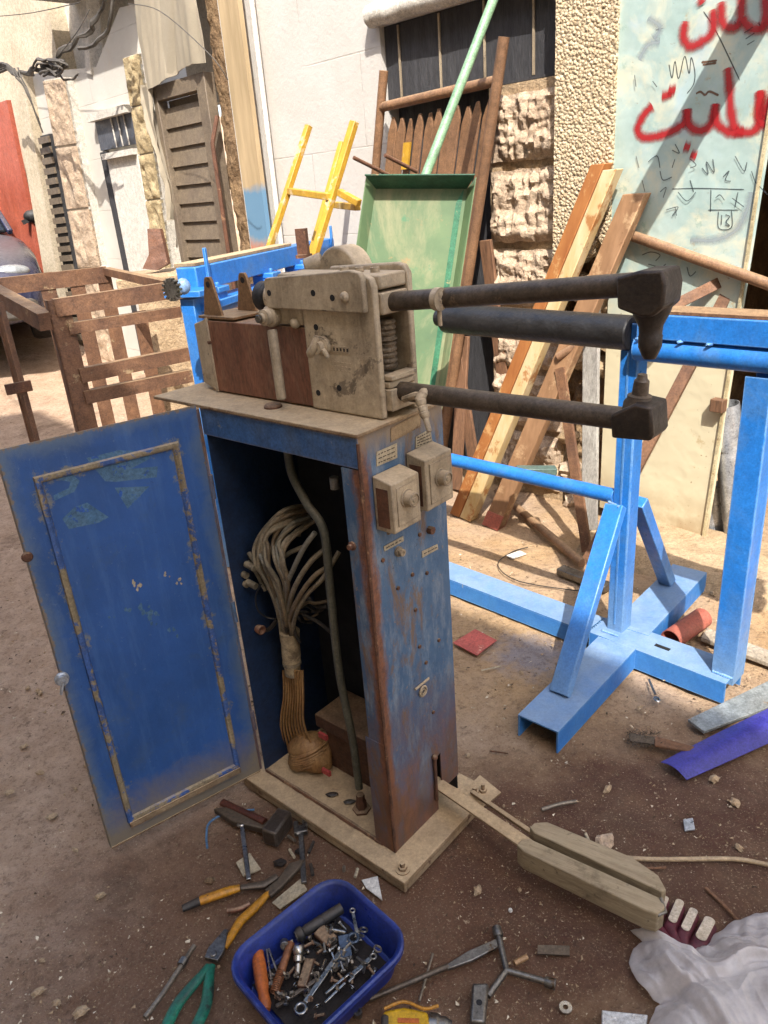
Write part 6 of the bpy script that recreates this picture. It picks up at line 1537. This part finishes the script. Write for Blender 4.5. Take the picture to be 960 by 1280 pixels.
mb = MB(); NA, NR = 300, 90; rows = []
def film(u, a):
    r_ = orad(a)*u; p = bcen+V(math.cos(a), math.sin(a))*r_
    wp = p*4.2+V(nz(p*4, 1, 2), nz(p*4+V(4, 4), 1, 2))*1.1
    rg = lambda q_, o: 1-abs(nz(q_, 1, o))*2.2
    fold = .022*rg(wp, 1)+.010*rg(wp*2.3+V(3, 7), 1)+.004*rg(wp*6+V(1, 2), 1)+.010*min(1, u*1.4)**2*nz(V(math.cos(a)*5, math.sin(a)*5, u*1.2), 1, 2)
    dome = .075*(1-u**2.2)
    e = min(1, (1-u)*5)
    h = .006+dome+fold*(.35+.65*e)+.012*(1-e)*abs(nz(V(a*4, 2), 1, 2))*2
    return V(p.x, p.y, max(.004, h))
top_ = mb.bm.verts.new(film(0, 0)); prev = None
for i in range(1, NR+1):
    row = [mb.bm.verts.new(film(i/NR, -math.pi+2*math.pi*k/NA)) for k in range(NA)]
    if prev is None:
        for k in range(NA): mb.bm.faces.new((top_, row[k], row[(k+1) % NA]))
    else:
        for k in range(NA): mb.bm.faces.new((prev[k], row[k], row[(k+1) % NA], prev[(k+1) % NA]))
    prev = row
o = solo(mb, 'plastic_bag', bagmat(), 'crumpled cloudy translucent plastic bag in the lower right corner', 'bag', smooth=180)
md = o.modifiers.new('film', 'SOLIDIFY'); md.thickness = .0008
# glove with rubber pads
t = thing('work_glove', 'maroon glove with dusty white finger pads poking out from under the plastic bag', 'glove', G(855, 1160, 0))
fl = [((831, 1127), (820, 1156), .010), ((849, 1133), (837, 1162), .0125), ((866, 1144), (853, 1172), .0125), ((886, 1157), (872, 1184), .0155)]
palm = G(858, 1202, .012)
for (x0, y0), (x1, y1), r_ in fl:
    a, b = G(x0, y0, .012), G(x1, y1, .013); d = (a-b).normalized()
    mb = MB(); mb.tube([palm, palm.lerp(b, .6), b, a, a+d*.008], [.012, r_*1.05, r_*1.15, r_*1.1, r_*.6], 12, flat=.75); mb.build('finger', m_maroon, t)
    x = d.cross(Z).normalized(); w_ = r_*.72; c0, c1 = b.lerp(a, .25), a+d*.002
    pts = []
    for cc, sg in ((c1, 1), (c0, -1)):
        for k in range(7):
            an = math.pi*k/6; pts.append(cc+x*(w_*math.cos(an)*sg)+d*(w_*.7*math.sin(an)*sg)+Z*r_*.86)
    mb = MB(); mb.prism(pts, Z*.0025); mb.build('rubber_pad', m_padwhite, t, bevel=.001)
mb = MB(); mb.ball(palm+V(.0, -.02, 0), .032, 1.3, 1.1, .4, 12, .1); mb.build('palm', m_maroon, t)
# right hand floor pieces
def curl(px, z, lift): return None
t = thing('violet_sheet_strip', 'bent strip of violet blue painted sheet metal at the right edge', 'strip', G(890, 940, 0))
A0, A1, B0, B1, C0, C1 = G(826, 954, .012), G(858, 976, .008), G(905, 912, .03), G(945, 938, .012), G(1000, 868, .018), G(1030, 898, .01)
mb = MB()
def f(u, v):
    def bz(a, b, c): return a*(1-u)**2+b*2*u*(1-u)+c*u*u
    p = bz(A0, B0, C0).lerp(bz(A1, B1, C1), v); return p+Z*(.012*math.sin(v*math.pi)+.004)
mb.grid(f, 24, 8, Z*-.0016); mb.build('sheet', m_purple, t, smooth=50)
solo(slab([(860, 899), (960, 851), (1010, 828), (1030, 850), (960, 884), (880, 914)], GB+.004, .010), 'flat_bar', M('dusty_galvanised_bar', '#9aa09f', '#7f807c', 7, .5, .4, .3, 60, chips='#8a6f4e', chip=.58, chip_s=9), 'dusty grey flat bar lying above the violet strip', 'bar', bevel=.001)
t = thing('wire_brush', 'worn wire brush with dark bristles resting on the violet strip', 'brush', G(830, 928, 0))
mb = MB(); mb.prism([G(x, y, .026) for x, y in ((818, 919), (880, 936), (883, 943), (818, 931))], Z*-.010); mb.build('handle', m_wood, t, bevel=.003)
rb = random.Random(3); mb = MB()
for i in range(260):
    p = G(rb.uniform(784, 826), rb.uniform(913, 933), .022); mb.tube([p, p+V(rb.uniform(-.012, .012), rb.uniform(-.008, .012), rb.uniform(-.016, .010))], .0007, 3, cap=False)
mb.prism([G(x, y, .022) for x, y in ((786, 916), (824, 922), (824, 931), (788, 926))], Z*-.006); mb.build('bristles', m_arm, t)
t = thing('metal_spoon', 'small metal spoon lying on the sunlit dirt by the blue base rail', 'spoon', G(818, 865, 0))
mb = MB(); mb.bar(G(811, 849, .008), G(819, 868, .008), .007, .002); mb.build('handle', m_steel, t)
mb = MB(); mb.ball(G(821, 874, .008), .013, .8, 1.15, .3, 12); mb.build('bowl', m_chrome, t)
solo(slab([(566, 803), (594, 786), (621, 800), (596, 819)], GB, .004), 'red_plate', m_pinkplate, 'faded red square plate lying on the dirt near the blue base rail', 'plate', bevel=.001)
mb = MB(); mb.pipe(G(838, 800, .035), G(878, 772, .035), .036, .003, 24); solo(mb, 'red_pipe', m_redpipe, 'short red oxide pipe lying behind the blue base rail', 'pipe')
solo(slab([(876, 796), (884, 784), (960, 812), (1010, 828), (1005, 842), (960, 828)], .005, .018), 'weathered_plank', M('grey_weathered_plank', '#a89c8a', '#8c806e', 6, .9, 0, .5, 60, chips='#6a5d4c', chip=.6), 'grey weathered plank on the ground behind the blue end post', 'plank', bevel=.003)
solo(rod([(768, 1071), (810, 1074), (860, 1074), (920, 1074), (960, 1081), (1000, 1090)], .0055), 'beige_hose', M('beige_tube', '#b39c7a', '#9b8566', 12, .55, 0, .1), 'thin beige tube running over the dirt to the right edge', 'tube')
mb = MB(); mb.ball(G(756, 1050, .012), .022, 1.1, .8, .7, 12, .6); solo(mb, 'pale_stone', m_stone, 'pale jagged stone beside the foot pedal', 'stone', smooth=0)
solo(slab([(854, 1024), (866, 1022), (869, 1036), (856, 1038)], GB, .005), 'foil_scrap', m_galv, 'crumpled silver foil scrap on the dark dirt at right', 'foil', bevel=.001)
solo(rod([(677, 1012), (700, 1005), (720, 1002)], .005), 'short_rod', m_bolt, 'short dull rod lying on the dirt behind the pedal', 'rod')
solo(rod([(882, 1110), (905, 1132), (925, 1154)], .004), 'brown_stick', m_wood, 'thin brown stick at the right beside the plastic bag', 'stick')
solo(rod([(612, 938), (635, 941)], .0035), 'rusty_screw', m_rust, 'rusty screw on the dirt in front of the blue cross foot', 'screw')
solo(rod([(602, 838), (626, 833)], .003), 'pale_peg', m_label, 'pale peg on the dirt just right of the red plate', 'peg')
solo(rod([(732, 1042), (738, 1056)], .004), 'white_peg', m_label, 'white peg leaning beside the pale stone', 'peg')
solo(rod([(806, 1086), (832, 1084)], .003), 'twig', m_wood, 'short twig beside the tip of the foot pedal', 'twig')
solo(rod([(735, 740), (650, 727), (622, 706), (640, 690), (660, 684)], .0022), 'thin_cable', m_black, 'thin dark wire looping on the sunlit dirt under the scrap frame', 'wire')
solo(slab([(633, 694), (650, 688), (658, 692), (640, 698)], GB, .004), 'white_scrap', m_white_paint, 'small white scrap on the sunlit dirt under the scrap frame', 'scrap')
mb = MB(); mb.lathe(G(638, 1139, GB), Z, [(0, .007), (.004, .006), (.005, .002), (.004, 0)], 10); solo(mb, 'white_bead', m_white_paint, 'tiny white bead on the dark dirt', 'bead')
for i, (x, y, r_, lb) in enumerate(((375, 1064, .010, 'dark grimy lump right behind the adjustable spanner'), (262, 1100, .009, 'brown clod near the yellow pliers'), (350, 1078, .012, 'greasy lump left of the adjustable spanner'))):
    mb = MB(); mb.ball(G(x, y, r_*.6), r_, 1.3, .9, .7, 12, .5); solo(mb, 'dirt_lump', m_traydirt if i != 1 else m_rubble, lb, 'lump', smooth=0)
for i, (x, y) in enumerate(((360, 1045), (362, 1062), (388, 1080), (430, 1083), (447, 1086), (392, 1052))):
    mb = MB(); mb.tube([G(x, y, .007), G(x+9-i*3, y+6+i % 3*4, .009)], .004, 8); solo(mb, 'metal_scrap', (m_bolt, m_label, m_black)[i % 3], 'small metal scrap among the tools behind the blue tray', 'scrap', 'scraps behind the blue tray')
for i, (x, y) in enumerate(((415, 993), (437, 1002))):
    mb = MB(); mb.ball(V(*G(x, y, .045).xy, .045), .011, 1.5, .7, .4, 12, .5); solo(mb, 'black_scrap', m_black, ('black scrap inside the cabinet nearest the winding', 'black curled scrap on the cabinet floor nearest the hose foot')[i], 'scrap')
def gritmat():
    t = NT('mixed_grit'); v = t.coord(); n = t.noise(v, 45, 2, .5)
    c = t.mix(t.ramp(n, .40, .52), lin('#4c3a2b'), lin('#a08868')); c = t.mix(t.ramp(n, .57, .62), c, lin('#d2c4aa')); return t.done(c, .95)
# single stones one could pick up
rs_ = random.Random(8); prot = None
for i in range(46):
    px, py = (rs_.uniform(0, 130), rs_.uniform(560, 1270)) if i % 2 else (rs_.uniform(560, 955), rs_.uniform(640, 1130))
    p = G(px, py, 0); q_ = p-CN
    if -.08 < q_.dot(CA_) < .53 and -.07 < q_.dot(CB_) < .32: continue
    if prot is None:
        mb = MB(); mb.ball(p+Z*.004, .010, 1.2, .9, .7, 12, .6)
        prot = solo(mb, 'stone', m_mortar, 'small rough stone lying loose on the dirt', 'stone', 'small stones strewn over the dirt', smooth=0); o = prot
    else:
        o = copy_thing(prot, V(p.x, p.y, -.003))
    f_ = rs_.uniform(.4, 1.3); o.scale = (f_, f_*rs_.uniform(.7, 1.2), f_*rs_.uniform(.6, 1)); o.rotation_euler = (0, 0, rs_.uniform(0, 6))
# crumbs, chips and gravel nobody could count
rb = random.Random(11); mb = MB()
def crumb(p, r_):
    vs = [p+V(rb.uniform(-1, 1), rb.uniform(-1, 1), rb.uniform(-.2, 1))*r_ for _ in range(4)]
    mb.hull(vs, [(0, 1, 2), (0, 1, 3), (1, 2, 3), (0, 2, 3)])
for i in range(15000):
    px, py = rb.uniform(0, 960), 1280-660*rb.random()**1.0
    p = G(px, py, 0)
    q_ = p-CN; a, b = q_.dot(CA_), q_.dot(CB_)
    if -.08 < a < .53 and -.07 < b < .32: continue
    q_ = p-tc
    if abs(q_.dot(tu)) < TUL and abs(q_.dot(tv)) < TVL: continue
    if nz(p*4, 1, 3) < -.15 and rb.random() < .7: continue
    crumb(V(p.x, p.y, -.001+gz(p.x, p.y)), (.001+.0055*rb.random()**4)*(1+.5*(py < 900)))
me_o = mb.build('gravel', gritmat(), smooth=0)
tag(me_o, 'fine grit and crumbs scattered over the dirt', 'gravel', None, 'stuff')
